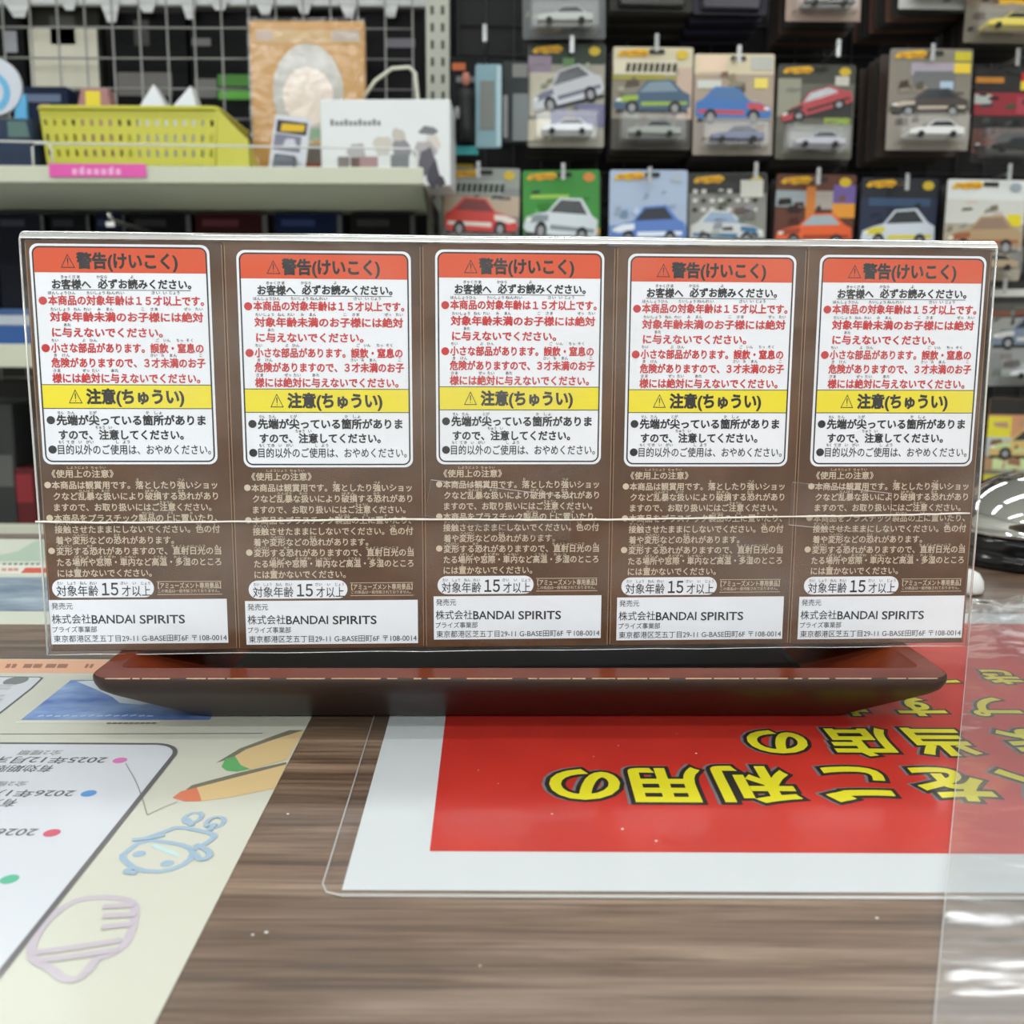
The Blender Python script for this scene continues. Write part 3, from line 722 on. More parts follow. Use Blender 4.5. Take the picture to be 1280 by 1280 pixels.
for quad in ([(539, 599), (715, 621), (710, 676), (531, 644)], [(989, 602), (1112, 616), (1110, 668), (984, 655)]):
    b = MB(); Q = [onrow(*q) for q in quad]; P3 = [(u, -.00158, v) for u, v in Q]
    b.add(P3, [[3, 2, 1, 0]], M_tape); tp = b.build('tape', wrap); tp['label'] = 'clear adhesive tape'
    b = MB(); b.tube(P3, .00011, film('tape_edge', haze=.5, rough=.3, gain=1), 5, True); b.build('tape_edge', tp)

# ------------------------------------------------------------------ service bell
M_chr = mat('chrome', (232, 232, 232), .06, 1.0)
M_blkp = mat('black_plastic', (16, 16, 17), .18, coat=.4)
byc = tab(1310, 723).y+.053; bcen = Vector((atY(1300, 650, byc).x, byc, TZ+.0003))
bell = thing('service_bell', 'chrome push bell on a black round base at the right edge', 'bell', Matrix.Translation(bcen))
b = MB(); b.lathe([(0, 0), (.052, 0), (.0535, .0012), (.0538, .0045), (.0528, .0068), (.0515, .0078), (.0518, .0105), (.0512, .0150), (.0500, .0172), (.0480, .0178), (0, .0178)], M_blkp); b.build('base', bell)
b = MB(); prof = [(.001, .0180), (.0495, .0182), (.0502, .0192), (.0500, .0206)]
for k in range(0, 15): a = R(k*90/14); prof.append((.0494*math.cos(a) if k < 14 else .0001, .0212+.0325*math.sin(a)))
b.lathe(prof, M_chr, 64); b.build('dome', bell)
b = MB(); b.lathe([(.0001, .0535), (.0050, .0535), (.0050, .0560), (.0036, .0578), (.0001, .0582)], M_chr, 24); b.build('button', bell)
kc = tab(1212, 744)
b = MB(); b.lathe([(0, 0), (.0088, 0), (.0092, .002), (.0088, .006), (.0066, .0098), (.0035, .0116), (.0001, .012)], mat('white_plastic', (224, 224, 222), .35), 32)
tag(b.build('suction_cap', mw=Matrix.Translation((kc.x, kc.y+.006, TZ+.0006))), 'small white round plastic cap beside the rightmost box, in front of the bell', 'cap')

# ------------------------------------------------------------------ background: left shelf unit
def P2(px0, px1, py0, py1, Y):
    """centre-bottom point, width, height of a pixel rectangle at depth Y"""
    a, c, d_ = atY((px0+px1)/2, py1, Y), atY((px0+px1)/2, py0, Y), None
    l, r_ = atY(px0, (py0+py1)/2, Y), atY(px1, (py0+py1)/2, Y)
    return Vector((a.x, Y, a.z)), r_.x-l.x, c.z-a.z
M_shelf = mat('shelf_enamel', (204, 207, 188), .45)
M_shelfu = mat('shelf_enamel_lit', (228, 231, 212), .5)  # same enamel lightened, standing in for bounce light on the underside
M_zinc = mat('wire_zinc', (150, 150, 146), .4, .6)
M_white = mat('white_wire', (214, 216, 212), .35)
SY, MY = 1.53, 1.86
Z1 = atY(400, 229.5, SY).z; Z1t = atY(300, 208, SY).z
SX = atY(529, 220, SY).x
def shelf(name, label, zb, zt, x1):
    t = thing(name, label, 'shelf', Matrix.Translation((-.8, SY, zb)))
    b = MB(); b.box(-1.2, x1+.8, .004, MY-SY-.005, .0, .0042, M_shelfu); b.build('board', t)
    b = MB(); b.box(-1.2, x1+.8, 0, .006, -.0005, zt-zb, M_shelf, .0015); b.box(-1.2, x1+.8, .006, .016, -.0005, .004, M_shelf); b.build('front_lip', t)
    b = MB()
    vs = [(x1+.8-.003, .02, 0), (x1+.8-.003, MY-SY-.01, 0), (x1+.8-.003, MY-SY-.01, -.075), (x1+.8-.003, .05, -.012)]
    q = [(x+.004, y, z) for x, y, z in vs]
    b.add(vs+q, [[0, 1, 2, 3], [7, 6, 5, 4]]+[[i, i+4, (i+1) % 4+4, (i+1) % 4] for i in range(4)], mat('bracket_grey', (92, 94, 86), .5)); b.build('bracket', t)
    return t
sh1 = shelf('metal_shelf', 'pale grey-green metal shelf carrying the yellow basket and white carton', Z1, Z1t, SX)
Z2 = atY(20, 459, SY).z; Z2t = atY(20, 430, SY).z
sh2 = shelf('metal_shelf', 'lower pale metal shelf seen at the left edge beside the leftmost box', Z2, Z2t, SX)
Z3 = atY(20, 676, SY).z
sh3 = shelf('metal_shelf', 'lowest grey metal shelf just above the far counter edge at left', Z3, Z3+.026, SX)
# upright post with slots
PXc = atY(547, 60, MY-.02)
post = thing('shelf_post', 'slotted pale metal upright between the wire grid and the toy car rack', 'post', Matrix.Translation((PXc.x, MY-.02, 0)))
b = MB(); b.box(-.02, .02, 0, .03, .0, 2.0, mat('post_enamel', (176, 178, 166), .45), .002); b.build('upright', post)
b = MB()
for k in range(0, 40):
    zz = .9+k*.028
    for xx in (-.009, .009): b.box(xx-.0028, xx+.0028, -.0008, .001, zz, zz+.014, paint((66, 66, 62), .6))
b.build('slots', post)
# wire grid
gx = [atY(x, 60, MY).x for x in range(-300, 540, 34)]; zt_ = 1.98
grid_ = thing('wire_grid_panel', 'grey welded wire grid behind the left shelf goods', 'wire grid', Matrix.Translation((-.6, MY, .3)))
b = MB()
for x in gx: b.tube([(x+.6, 0, 0), (x+.6, 0, zt_-.3)], .0018, M_zinc, 6)
z0 = atY(100, 72, MY).z; pitch = .0505
for k in range(-24, 12):
    z = z0+k*pitch
    if .3 < z < zt_: b.tube([(gx[0]+.6, .0036, z-.3), (gx[-1]+.6, .0036, z-.3)], .0018, M_zinc, 6)
b.build('grid', grid_)
# added dark board so that the aisle behind stays dark
M_back = mat('aisle_dark_board', (26, 26, 26), .7)
bk = MB(); bk.box(-1.9, -.105, 2.02, 2.04, 0, 2.02, M_back); tag(bk.build('rack_back_panel'), 'added dark board behind the wire grid goods, keeping the aisle dark', 'panel')

# goods hanging behind the grid
def pack(name, label, cat, px0, px1, py0, py1, Y, depth, rgb, group=None, extra=(), rough=.45, rr=.004, roll=0):
    p, w_, h_ = P2(px0, px1, py0, py1, Y)
    t = thing(name, label, cat, frame(p, roll=roll), group)
    b = MB(); b.T = UP; b.prism(rrect(-w_/2, w_/2, 0, h_, min(rr, w_/3)), -depth, 0, mat('pack_%d_%d_%d' % rgb, rgb, .5, spec=.08), .0012); b.build('carton' if 'box' in name or 'carton' in name else 'body', t)
    for nm, x0, x1, y0, y1, c in extra:
        b = MB(); b.T = UP; b.prism(rrect(-w_/2+x0*w_, -w_/2+x1*w_, y0*h_, y1*h_, .0012), .0002, .001, paint(c, .45)); b.build(nm, t)
    return t
GY = 1.905
pack('hanging_package', 'black hanging package with white blot at top left corner behind the grid', 'package', -30, 40, 12, 200, GY, .03, (20, 20, 22), 'packages behind the wire grid', (('picture', .66, .88, .72, .86, (150, 152, 160)),))
pack('hanging_package', 'hanging package with beige back panel behind the wire grid', 'package', 44, 134, 4, 200, GY, .03, (44, 44, 40), 'packages behind the wire grid', (('beige_panel', .02, .96, .45, .84, (206, 202, 186)), ('hang_tab', .32, .66, .74, .92, (60, 60, 56))))
pack('hanging_package', 'black hanging package with grey label above the basket middle', 'package', 148, 240, 16, 200, GY, .03, (18, 18, 20), 'packages behind the wire grid', (('grey_label', .04, .78, .44, .60, (104, 100, 98)), ('hang_tab', .3, .5, .78, .95, (58, 58, 56))))
pack('hanging_package', 'black hanging package with bright green bands beside the amber packet', 'package', 243, 330, 14, 200, GY, .03, (20, 20, 22), 'packages behind the wire grid', (('green_band', .38, .98, .50, .58, (70, 130, 48)), ('green_band', .38, .98, .41, .47, (96, 176, 64)), ('grey_label', .05, .36, .42, .55, (110, 108, 106)), ('grey_strip', .03, .3, .77, .82, (112, 112, 110))))
pack('hanging_package', 'dark hanging package between amber packet and slotted post', 'package', 450, 532, 14, 200, GY, .03, (24, 23, 26), 'packages behind the wire grid', (('grey_strip', .42, .86, .76, .82, (118, 116, 124)),))
pack('hanging_package', 'black hanging package mostly hidden behind the amber packet', 'package', 340, 444, 12, 190, GY+.01, .03, (18, 18, 20), 'packages behind the wire grid')
b = MB(); a_, c_ = atY(-40, 9, 1.885), atY(535, 0, 1.885)
rail = thing('price_rail', 'white plastic price rail along the top edge above the wire grid goods', 'rail', Matrix.Translation((a_.x, 1.885, a_.z)))
b.box(0, c_.x-a_.x, 0, .01, .004, .03, mat('white_rail', (206, 208, 210), .35), .002); b.build('strip', rail)
for x0, x1, y1 in ((8, 38, 22), (76, 97, 13), (128, 150, 28), (172, 196, 16), (228, 246, 24), (262, 286, 13), (320, 342, 19), (370, 390, 18), (425, 446, 22), (478, 498, 22)):
    p, w_, h_ = P2(x0, x1, -6, y1, 1.882); b = MB(); b.T = UP
    b.prism([(-w_*.28+w_*.1, 0), (w_*.28, 0), (w_*.5, h_*.6), (w_*.5, h_), (-w_*.5, h_), (-w_*.5, h_*.6)], 0, .002, mat('white_rail', (206, 208, 210), .35))
    tb = b.build('hook_tip', rail); tb.location = p-Vector((a_.x, 1.885, a_.z))
    tb.matrix_parent_inverse = Matrix()

# --- goods on the upper shelf
SZ = Z1+.0044
def onshelf(px0, px1, py0, Y):         # stands on the upper shelf at depth Y
    l, r_ = atY(px0, py0, Y), atY(px1, py0, Y); return Vector(((l.x+r_.x)/2, Y, SZ)), r_.x-l.x, atY((px0+px1)/2, py0, Y).z-SZ
# yellow basket with perforated walls
M_bask = mat('basket_plastic', (198, 195, 74), .4, coat=.2)
p, w_, h_ = onshelf(50, 272, 136, 1.60)
bask = thing('plastic_basket', 'yellow-green perforated plastic basket on the upper shelf', 'basket', frame(p))
bd_ = .17
def wall(nu, nv, fn, th, name, hole):
    b = MB(); vs = []; fs = []
    def sect(u0, u1, v0, v1, solid):
        if not solid: return
        q = [fn(u, v) for u, v in ((u0, v0), (u1, v0), (u1, v1), (u0, v1))]; n = (q[1]-q[0]).cross(q[3]-q[0]).normalized()*th
        b.add(q+[x-n for x in q], [[0, 1, 2, 3], [7, 6, 5, 4]]+[[i, i+4, (i+1) % 4+4, (i+1) % 4] for i in range(4)], M_bask)
    us = [0]; vsx = [0]
    for i in range(nu): us += [(i+.32)/nu, (i+.68)/nu]
    us.append(1); vt = (.17, .26, .37, .46, .57, .66, .77, .85)
    vv = [0, *vt, 1]
    for i in range(len(us)-1):
        for j in range(len(vv)-1):
            sect(us[i], us[i+1], vv[j], vv[j+1], not (i % 2 == 1 and j % 2 == 1 and hole))
    b.build(name, bask)
top_w, bot_w = w_, w_*.94
wall(19, 3, lambda u, v: Vector(((u-.5)*(bot_w+(top_w-bot_w)*v), -.004*v, .004+(h_-.004)*v)), .002, 'front_wall', True)
wall(19, 3, lambda u, v: Vector(((.5-u)*(bot_w+(top_w-bot_w)*v), bd_+.004*v, .004+(h_-.004)*v)), .002, 'back_wall', True)
wall(12, 3, lambda u, v: Vector((-(bot_w+(top_w-bot_w)*v)/2, bd_*(1-u), .004+(h_-.004)*v)), .002, 'side_wall', True)
wall(12, 3, lambda u, v: Vector(((bot_w+(top_w-bot_w)*v)/2+.045*(1-v)*u, bd_*u, .004+(h_-.004)*v)), .002, 'side_wall', False)
b = MB(); b.box(-bot_w/2, bot_w/2, 0, bd_, 0, .003, M_bask); b.build('bottom', bask)
b = MB(); rp = [(x, y, h_) for x, y in rrect(-top_w/2-.002, top_w/2+.002, -.006, bd_+.006, .012, 5)]; b.tube(rp, .0035, M_bask, 8, True); b.build('rim', bask)
# flared right end of the basket
b = MB(); e0 = top_w/2
vs = [(e0, -.004, h_+.001), (e0+.043, .004, h_*.62), (e0+.046, .004, .0), (e0-.006, 0, .0)]
vs2 = [(x, y+.012, z) for x, y, z in vs]
b.add(vs+vs2, [[3, 2, 1, 0], [4, 5, 6, 7]]+[[i, (i+1) % 4, (i+1) % 4+4, i+4] for i in range(4)], M_bask); b.build('flared_end', bask)
# things in the basket
def in_basket(px0, px1, py0, Y, z0=.010):
    l, r_ = atY(px0, py0, Y), atY(px1, py0, Y); return Vector(((l.x+r_.x)/2, Y, SZ+z0)), r_.x-l.x, atY((px0+px1)/2, py0, Y).z-SZ-z0
p, w2_, h2_ = in_basket(94, 142, 110, 1.68)
t = thing('pink_packet', 'dusty pink packet with yellow price sticker in the yellow basket', 'packet', frame(p))
b = MB(); b.T = UP; b.prism([(-w2_/2, 0), (w2_/2, 0), (w2_*.48, h2_*.55), (w2_*.34, h2_), (-w2_*.36, h2_), (-w2_/2, h2_*.8)], -.03, 0, paint((172, 124, 124), .4), .002); b.build('body', t)
b = MB(); b.T = UP; b.prism(rrect(-w2_*.24, w2_*.14, h2_*.72, h2_*.97, .001), .0003, .001, paint((236, 214, 58), .4)); b.build('price_sticker', t)
for px0, px1, py0, lab in ((170, 208, 103, 'left peak of folded white paper bag rising from the yellow basket'), (209, 246, 105, 'right peak of folded white paper bag rising from the yellow basket')):
    p, w2_, h2_ = in_basket(px0, px1, py0, 1.66)
    b = MB(); k_ = 0 if px0 < 200 else .22
    ap = (k_*w2_, .01, h2_)
    base = [(-w2_*.5, 0, 0), (w2_*.55, -.005, 0), (w2_*.6, .03, 0), (-w2_*.45, .035, 0)]
    mid = [(-w2_*.5, 0, h2_*.74), (w2_*.5, -.005, h2_*.74), (w2_*.55, .03, h2_*.74), (-w2_*.45, .035, h2_*.74)]
    b.add(base+mid+[ap, (ap[0]+.004, ap[1]+.012, ap[2]-.004)], [[0, 1, 5, 4], [1, 2, 6, 5], [2, 3, 7, 6], [3, 0, 4, 7], [4, 5, 8], [5, 6, 9, 8], [6, 7, 9], [7, 4, 8, 9], [3, 2, 1, 0]], mat('white_paper_bag', (222, 226, 230), .35, coat=.3))
    tag(b.build('paper_bag', mw=frame(p)), lab, 'paper bag')
# blue-white ring sign at the left edge
p, w_, h_ = onshelf(-34, 20, 70, 1.62)
sg = thing('acrylic_sign', 'pale blue and white ring-shaped acrylic sign at left edge', 'sign', frame(p))
b = MB(); b.T = UP; hh = (atY(0, 70, 1.62).z-atY(0, 142, 1.62).z); cx0 = atY(-8, 100, 1.62).x-p.x; zc = atY(0, 108, 1.62).z-SZ
b.prism(circ(cx0, zc, hh*.5, 32), -.006, 0, mat('sign_white', (206, 212, 224), .3)); b.build('disc', sg)
b = MB(); b.T = UP; b.ring(circ(cx0-.006, zc-.008, hh*.36, 28), circ(cx0-.006, zc-.008, hh*.24, 28), .0006, paint((108, 178, 220), .3)); b.build('ring', sg)
b = MB(); b.T = UP; x0_ = atY(18, 120, 1.62).x-p.x; x1_ = atY(31, 120, 1.62).x-p.x; b.prism([(x0_-.012, .0), (x1_, .0), (x1_, atY(0, 117, 1.62).z-SZ), (x0_, atY(0, 122, 1.62).z-SZ)], -.008, -.002, paint((96, 176, 222), .3)); b.build('base_block', sg)
pack('navy_box', 'dark navy box with pale line of print behind the basket left end', 'box', 30, 92, 108, 230, 1.80, .04, (30, 40, 62), None, (('print_line', .1, .85, .84, .92, (96, 110, 138)), ('pink_patch', .4, .62, .76, .82, (150, 120, 120))))
p, w_, h_ = onshelf(-20, 38, 148, 1.58)
t = thing('dark_blue_box', 'dark blue box with greenish top at left edge before the ring sign', 'box', frame(p)); b = MB(); b.T = UP
b.prism([(-w_/2, 0), (w_/2, 0), (w_/2, h_), (-w_/2, h_)], -.05, 0, paint((34, 50, 76), .4), .002); b.build('carton', t)
b = MB(); b.T = UP; b.prism([(w_*.0, h_*.72), (w_*.46, h_*.72), (w_*.4, h_*.96), (0, h_*.96)], .0003, .001, paint((86, 116, 112), .4)); b.build('green_print', t)
# amber packet
p, w_, h_ = onshelf(311, 455, 26, 1.80)
amb = thing('amber_packet', 'tall amber-yellow packet with cream oval picture in clear wrap on upper shelf', 'packet', frame(p))
b = MB(); b.T = UP; b.prism(rrect(-w_/2, w_/2, 0, h_, .003), -.02, 0, mat('amber_card', (196, 142, 60), .4, coat=.2, coat_rough=.2), .0015); b.build('body', amb)
b = MB(); b.T = UP; b.flat([(-w_*.46, h_*.885), (w_*.46, h_*.885), (w_*.46, h_*.95), (-w_*.46, h_*.95)], .0006, paint((206, 170, 118), .4))
b.flat(rrect(-w_*.44, -w_*.3, h_*.9, h_*.945, .002), .0008, paint((190, 164, 152), .4)); b.flat(rrect(w_*.22, w_*.46, h_*.895, h_*.95, .002), .0008, paint((188, 172, 160), .4)); b.build('header_strip', amb)
b = MB(); b.T = UP
b.flat(circ(0, h_*.62, w_*.31, 30, h_*.26), .0006, paint((176, 172, 164), .35, coat=.4)); b.flat(circ(.0, h_*.60, w_*.22, 30, h_*.155), .0009, paint((224, 206, 192), .3, coat=.5))
b.flat(rrect(-w_*.16, w_*.22, h_*.37, h_*.43, .004), .0009, paint((120, 158, 122), .4)); b.flat(circ(0, h_*.22, w_*.11, 20, h_*.14), .0009, paint((184, 174, 124), .4)); b.build('oval_picture', amb)
b = MB(); b.T = UP; q = rrect(-w_/2-.003, w_/2+.003, 0, h_+.004, .003); b.flat(q, .0045, film('packet_wrap', haze=.02, rough=.12, gain=.9, bump=((26, 30, 26), .8, .006))); b.build('clear_wrap', amb)
# small carded toy car in front of it
p, w_, h_ = onshelf(330, 376, 141, 1.585)
ct = thing('toy_car_card', 'small white blister card with dark header leaning before the amber packet', 'toy car pack', frame(p, roll=R(7), tilt=R(-8)))
b = MB(); b.T = UP; b.prism(rrect(-w_/2, w_/2, 0, h_, .002), -.0008, 0, paint((206, 208, 216), .35)); b.build('card', ct)
b = MB(); b.T = UP; b.flat(rrect(-w_*.42, w_*.42, h_*.75, h_*.93, .001), .0004, paint((44, 46, 54), .4)); b.flat([(-w_*.3, h_*.77), (w_*.34, h_*.80), (w_*.36, h_*.9), (-w_*.28, h_*.88)], .0007, paint((216, 178, 34), .4)); b.build('header', ct)
b = MB(); b.T = UP; b.flat(rrect(-w_*.44, w_*.3, h_*.5, h_*.73, .001), .0004, paint((120, 120, 140), .4)); b.flat([(-w_*.2, h_*.55), (w_*.2, h_*.58), (w_*.1, h_*.69), (-w_*.12, h_*.67)], .0006, paint((196, 198, 210), .4)); b.build('picture', ct)
b = MB(); b.T = UP; b.prism(rrect(-w_*.34, w_*.26, h_*.06, h_*.42, .003), .0004, .012, paint((52, 66, 78), .25, coat=.5), .002); b.build('blister', ct)
p, w_, h_ = onshelf(370, 402, 180, 1.66)
t = thing('small_box', 'small grey box with red lower band between card and white carton', 'box', frame(p)); b = MB(); b.T = UP; b.prism([(-w_/2, 0), (w_/2, 0), (w_/2, h_), (-w_/2, h_)], -.04, 0, paint((128, 120, 112), .5), .001); b.build('carton', t)
b = MB(); b.T = UP; b.prism([(-w_*.45, h_*.1), (w_*.45, h_*.1), (w_*.45, h_*.62), (-w_*.45, h_*.62)], .0003, .0009, paint((166, 82, 66), .5)); b.build('red_band', t)
# clear pouch with olive goods
p, w_, h_ = onshelf(454, 526, 84, 1.76)
pc = thing('clear_pouch', 'clear pouch with white looped rim and olive contents behind the white carton', 'pouch', frame(p)); b = MB(); b.T = UP
b.prism(rrect(-w_*.3, w_*.42, 0, h_*.72, .008), -.03, -.004, paint((126, 126, 74), .35, coat=.4), .003); b.build('contents', pc)
b = MB(); b.T = UP; b.tube([(-w_*.5, h_*.78, 0), (-w_*.3, h_*.9, 0), (0, h_*.99, 0), (w_*.3, h_, 0), (w_*.4, h_*.96, 0), (w_*.5, h_*.5, 0), (w_*.5, h_*.2, 0), (w_*.35, 0, 0), (-w_*.4, 0, 0)], .0032, mat('ivory_cord', (222, 220, 204), .35), 8); b.build('looped_rim', pc)
# white carton with grey pictures
p, w_, h_ = onshelf(399, 563, 124, 1.575)
wc = thing('white_carton', 'white printed carton overhanging the right end of the upper shelf', 'carton', frame(p, yaw=R(-2)))
b = MB(); b.T = UP; b.prism(rrect(-w_/2, w_/2, 0, h_, .003), -.09, 0, paint((226, 229, 231), .4), .0015); b.build('carton', wc)
b = MB(); b.T = UP
for i in range(11): b.flat(rrect(-w_*.42+i*w_*.036, -w_*.42+i*w_*.036+w_*.024, h_*.70, h_*(.75+.02*(i % 3 == 0)), .0005), .0004, paint((120, 120, 122), .5))
b.build('print_line', wc)
b = MB(); b.T = UP
def blob(x, y, rx, ry, c): b.flat([(w_*x+w_*rx*math.cos(t)*(1+.18*math.sin(3*t+x*9)), h_*y+h_*ry*math.sin(t)*(1+.15*math.cos(4*t+y*7))) for t in [2*math.pi*k/22 for k in range(22)]], .0004+.00001*len(b.f), paint(c, .5))
for a in ((-.22, .40, .07, .10, (176, 174, 176)), (-.02, .46, .07, .12, (204, 198, 190)), (.10, .55, .05, .12, (196, 190, 182)), (.12, .40, .07, .14, (140, 138, 146)), (.33, .64, .07, .05, (120, 122, 126)), (.36, .5, .06, .1, (214, 206, 202)), (.30, .42, .09, .1, (176, 172, 174)), (.32, .28, .07, .16, (96, 94, 104)), (.37, .12, .05, .14, (70, 68, 80)), (.42, .05, .04, .06, (60, 58, 70))): blob(*a)
for x0_, x1_, y0_, y1_, c in ((-.37, -.28, .16, .34, (130, 124, 122)), (-.27, -.20, .16, .33, (112, 90, 86)), (-.2, -.06, .16, .34, (172, 140, 144)), (.04, .18, .14, .36, (126, 130, 134))): b.flat([(w_*x0_, h_*y0_), (w_*x1_, h_*y0_), (w_*x1_, h_*y1_), (w_*x0_, h_*y1_)], .0008, paint(c, .5))
b.build('grey_pictures', wc)
# wire fences along the shelf front and price tag
def fence(label, px0, px1, py0, py1, left_end, right_end):
    Yf_ = SY+.012; a0, a1 = atY(px0, py0, Yf_), atY(px1, py1, Yf_); o0 = Vector((a0.x, Yf_, Z1t-.012))
    pth = []
    if left_end: pth += [(0, 0, 0), (0, 0, a0.z-o0.z-.006), (.004, 0, a0.z-o0.z)]
    else: pth += [(0, 0, a0.z-o0.z)]
    L_ = a1.x-a0.x
    pth += [(L_-.008, 0, a1.z-o0.z), (L_-.002, 0, a1.z-o0.z-.004), (L_, 0, a1.z-o0.z-.012), (L_, 0, .004), (L_-.004, 0, 0)]
    b = MB(); b.tube(pth, .0016, M_white, 8); tag(b.build('wire_fence', mw=Matrix.Translation(o0)), label, 'wire rail')
fence('white wire rail in front of the ring sign on the upper shelf', -60, 64, 175, 178, False, True)
fence('long white wire rail in front of basket and white carton', 40, 522, 179, 186, True, True)
a0, a1 = atY(63, 221.5, SY), atY(183, 205.5, SY)
pt = thing('price_tag', 'pink price tag on the upper shelf lip below the yellow basket', 'price tag', Matrix.Translation((a0.x, SY-.0022, a0.z)))
b = MB(); b.T = UP; w_, h_ = a1.x-a0.x, a1.z-a0.z; b.prism([(0, 0), (w_, 0), (w_, h_), (0, h_)], 0, .0012, paint((226, 92, 176), .4)); b.build('card', pt)
b = MB(); b.T = UP
for i in range(7): b.flat([(w_*(.24+i*.075), h_*.18), (w_*(.24+i*.075+.05), h_*.18), (w_*(.24+i*.075+.05), h_*(.62+.2*(i in (1, 5)))), (w_*(.24+i*.075), h_*.62)], .0015, paint((240, 178, 218), .4))
b.build('faded_print', pt)

# --- goods between the upper and lower shelf
HY = 1.80
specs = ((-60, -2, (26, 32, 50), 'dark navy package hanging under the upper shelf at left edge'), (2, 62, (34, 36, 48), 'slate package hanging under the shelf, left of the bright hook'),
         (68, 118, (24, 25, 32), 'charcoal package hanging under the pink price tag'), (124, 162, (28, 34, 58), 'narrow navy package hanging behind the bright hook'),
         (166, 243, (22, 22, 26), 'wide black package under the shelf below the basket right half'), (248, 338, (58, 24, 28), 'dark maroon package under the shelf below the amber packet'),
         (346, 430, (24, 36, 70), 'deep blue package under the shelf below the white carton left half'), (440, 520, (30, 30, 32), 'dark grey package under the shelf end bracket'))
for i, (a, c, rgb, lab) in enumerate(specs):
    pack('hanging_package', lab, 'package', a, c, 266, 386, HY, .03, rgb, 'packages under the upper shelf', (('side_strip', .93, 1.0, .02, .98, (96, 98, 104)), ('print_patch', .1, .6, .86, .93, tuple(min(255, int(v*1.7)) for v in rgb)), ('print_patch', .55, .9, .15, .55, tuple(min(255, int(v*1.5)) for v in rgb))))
a = atY(138, 280, 1.56)
b = MB(); b.tube([(0, .28, .008), (0, .01, .006), (0, 0, .010), (0, -.002, .016)], .0035, mat('bright_zinc', (220, 220, 222), .25, .9), 8); b.prism(rrect(-.007, .007, -.002, .006, .002), -.004, .003, MATS['bright_zinc'])
tag(b.build('display_hook', mw=Matrix.Translation((a.x, 1.56, a.z))), 'bright metal hook tip under the upper shelf below the price tag', 'hook')
SZ2 = Z2+.0044
def onsh(px0, px1, py0, Y, zz): l, r_ = atY(px0, py0, Y), atY(px1, py0, Y); return Vector(((l.x+r_.x)/2, Y, zz)), r_.x-l.x, atY((px0+px1)/2, py0, Y).z-zz
p, w_, h_ = onsh(-70, 90, 407, 1.60, SZ2); b = MB(); b.box(-w_/2, w_/2, 0, .12, 0, h_, paint((52, 92, 156), .4), .001)
tag(b.build('flat_box', mw=frame(p)), 'blue flat box at the bottom of the pile on the lower shelf', 'box')
h0 = h_; p2 = Vector((p.x-.004, 1.605, SZ2+h0+.0003)); hh = atY(20, 394, 1.605).z-p2.z
b = MB(); b.box(-w_/2, w_/2, 0, .11, 0, hh, paint((196, 204, 214), .4), .001); tag(b.build('flat_box', mw=frame(p2)), 'white flat box in the middle of the pile on the lower shelf', 'box')
p3 = Vector((p.x+.003, 1.61, p2.z+hh+.0003)); hh = atY(20, 386, 1.61).z-p3.z
b = MB(); b.box(-w_/2, w_/2, 0, .1, 0, hh, paint((70, 100, 150), .4), .001); tag(b.build('flat_box', mw=frame(p3)), 'thin blue flat box on top of the pile on the lower shelf', 'box')
# goods on the lowest shelf
SZ3 = Z3+.0044
for a, c, y0, rgb, lab, ex in ((-50, 14, 505, (52, 54, 54), 'grey package standing on the lowest shelf at left edge', (('print_patch', .5, .95, .35, .6, (92, 94, 92)),)),
                           (16, 42, 585, (92, 30, 36), 'small dark red box on the lowest shelf beside the leftmost box', (('print_patch', .1, .9, .45, .9, (140, 44, 50)),)),
                           (44, 90, 500, (30, 32, 36), 'black box on the lowest shelf half hidden by the leftmost box', ()), ):
    p, w_, h_ = onsh(a, c, y0, 1.60, SZ3)
    t = thing('display_box', lab, 'box', frame(p)); b = MB(); b.T = UP; b.prism([(-w_/2, 0), (w_/2, 0), (w_/2, h_), (-w_/2, h_)], -.06, 0, paint(rgb, .45), .0015); b.build('carton', t)
    for nm, x0, x1, y0_, y1_, cc in ex:
        b = MB(); b.T = UP; b.prism([(-w_/2+x0*w_, y0_*h_), (-w_/2+x1*w_, y0_*h_), (-w_/2+x1*w_, y1_*h_), (-w_/2+x0*w_, y1_*h_)], .0003, .0009, paint(cc, .5)); b.build(nm, t)
p, w_, h_ = onsh(-20, 46, 476, 1.70, SZ3)
t = thing('display_box', 'dark box standing behind the small red box on the lowest shelf', 'box', frame(p)); b = MB(); b.T = UP; b.prism([(-w_/2, 0), (w_/2, 0), (w_/2, h_), (-w_/2, h_)], -.06, 0, paint((36, 38, 40), .45), .0015); b.build('carton', t)
b = MB(); b.T = UP; b.prism([(-w_*.3, h_*.75), (w_*.3, h_*.75), (w_*.3, h_*.88), (-w_*.3, h_*.88)], .0003, .0009, paint((66, 68, 66), .5)); b.build('print_patch', t)

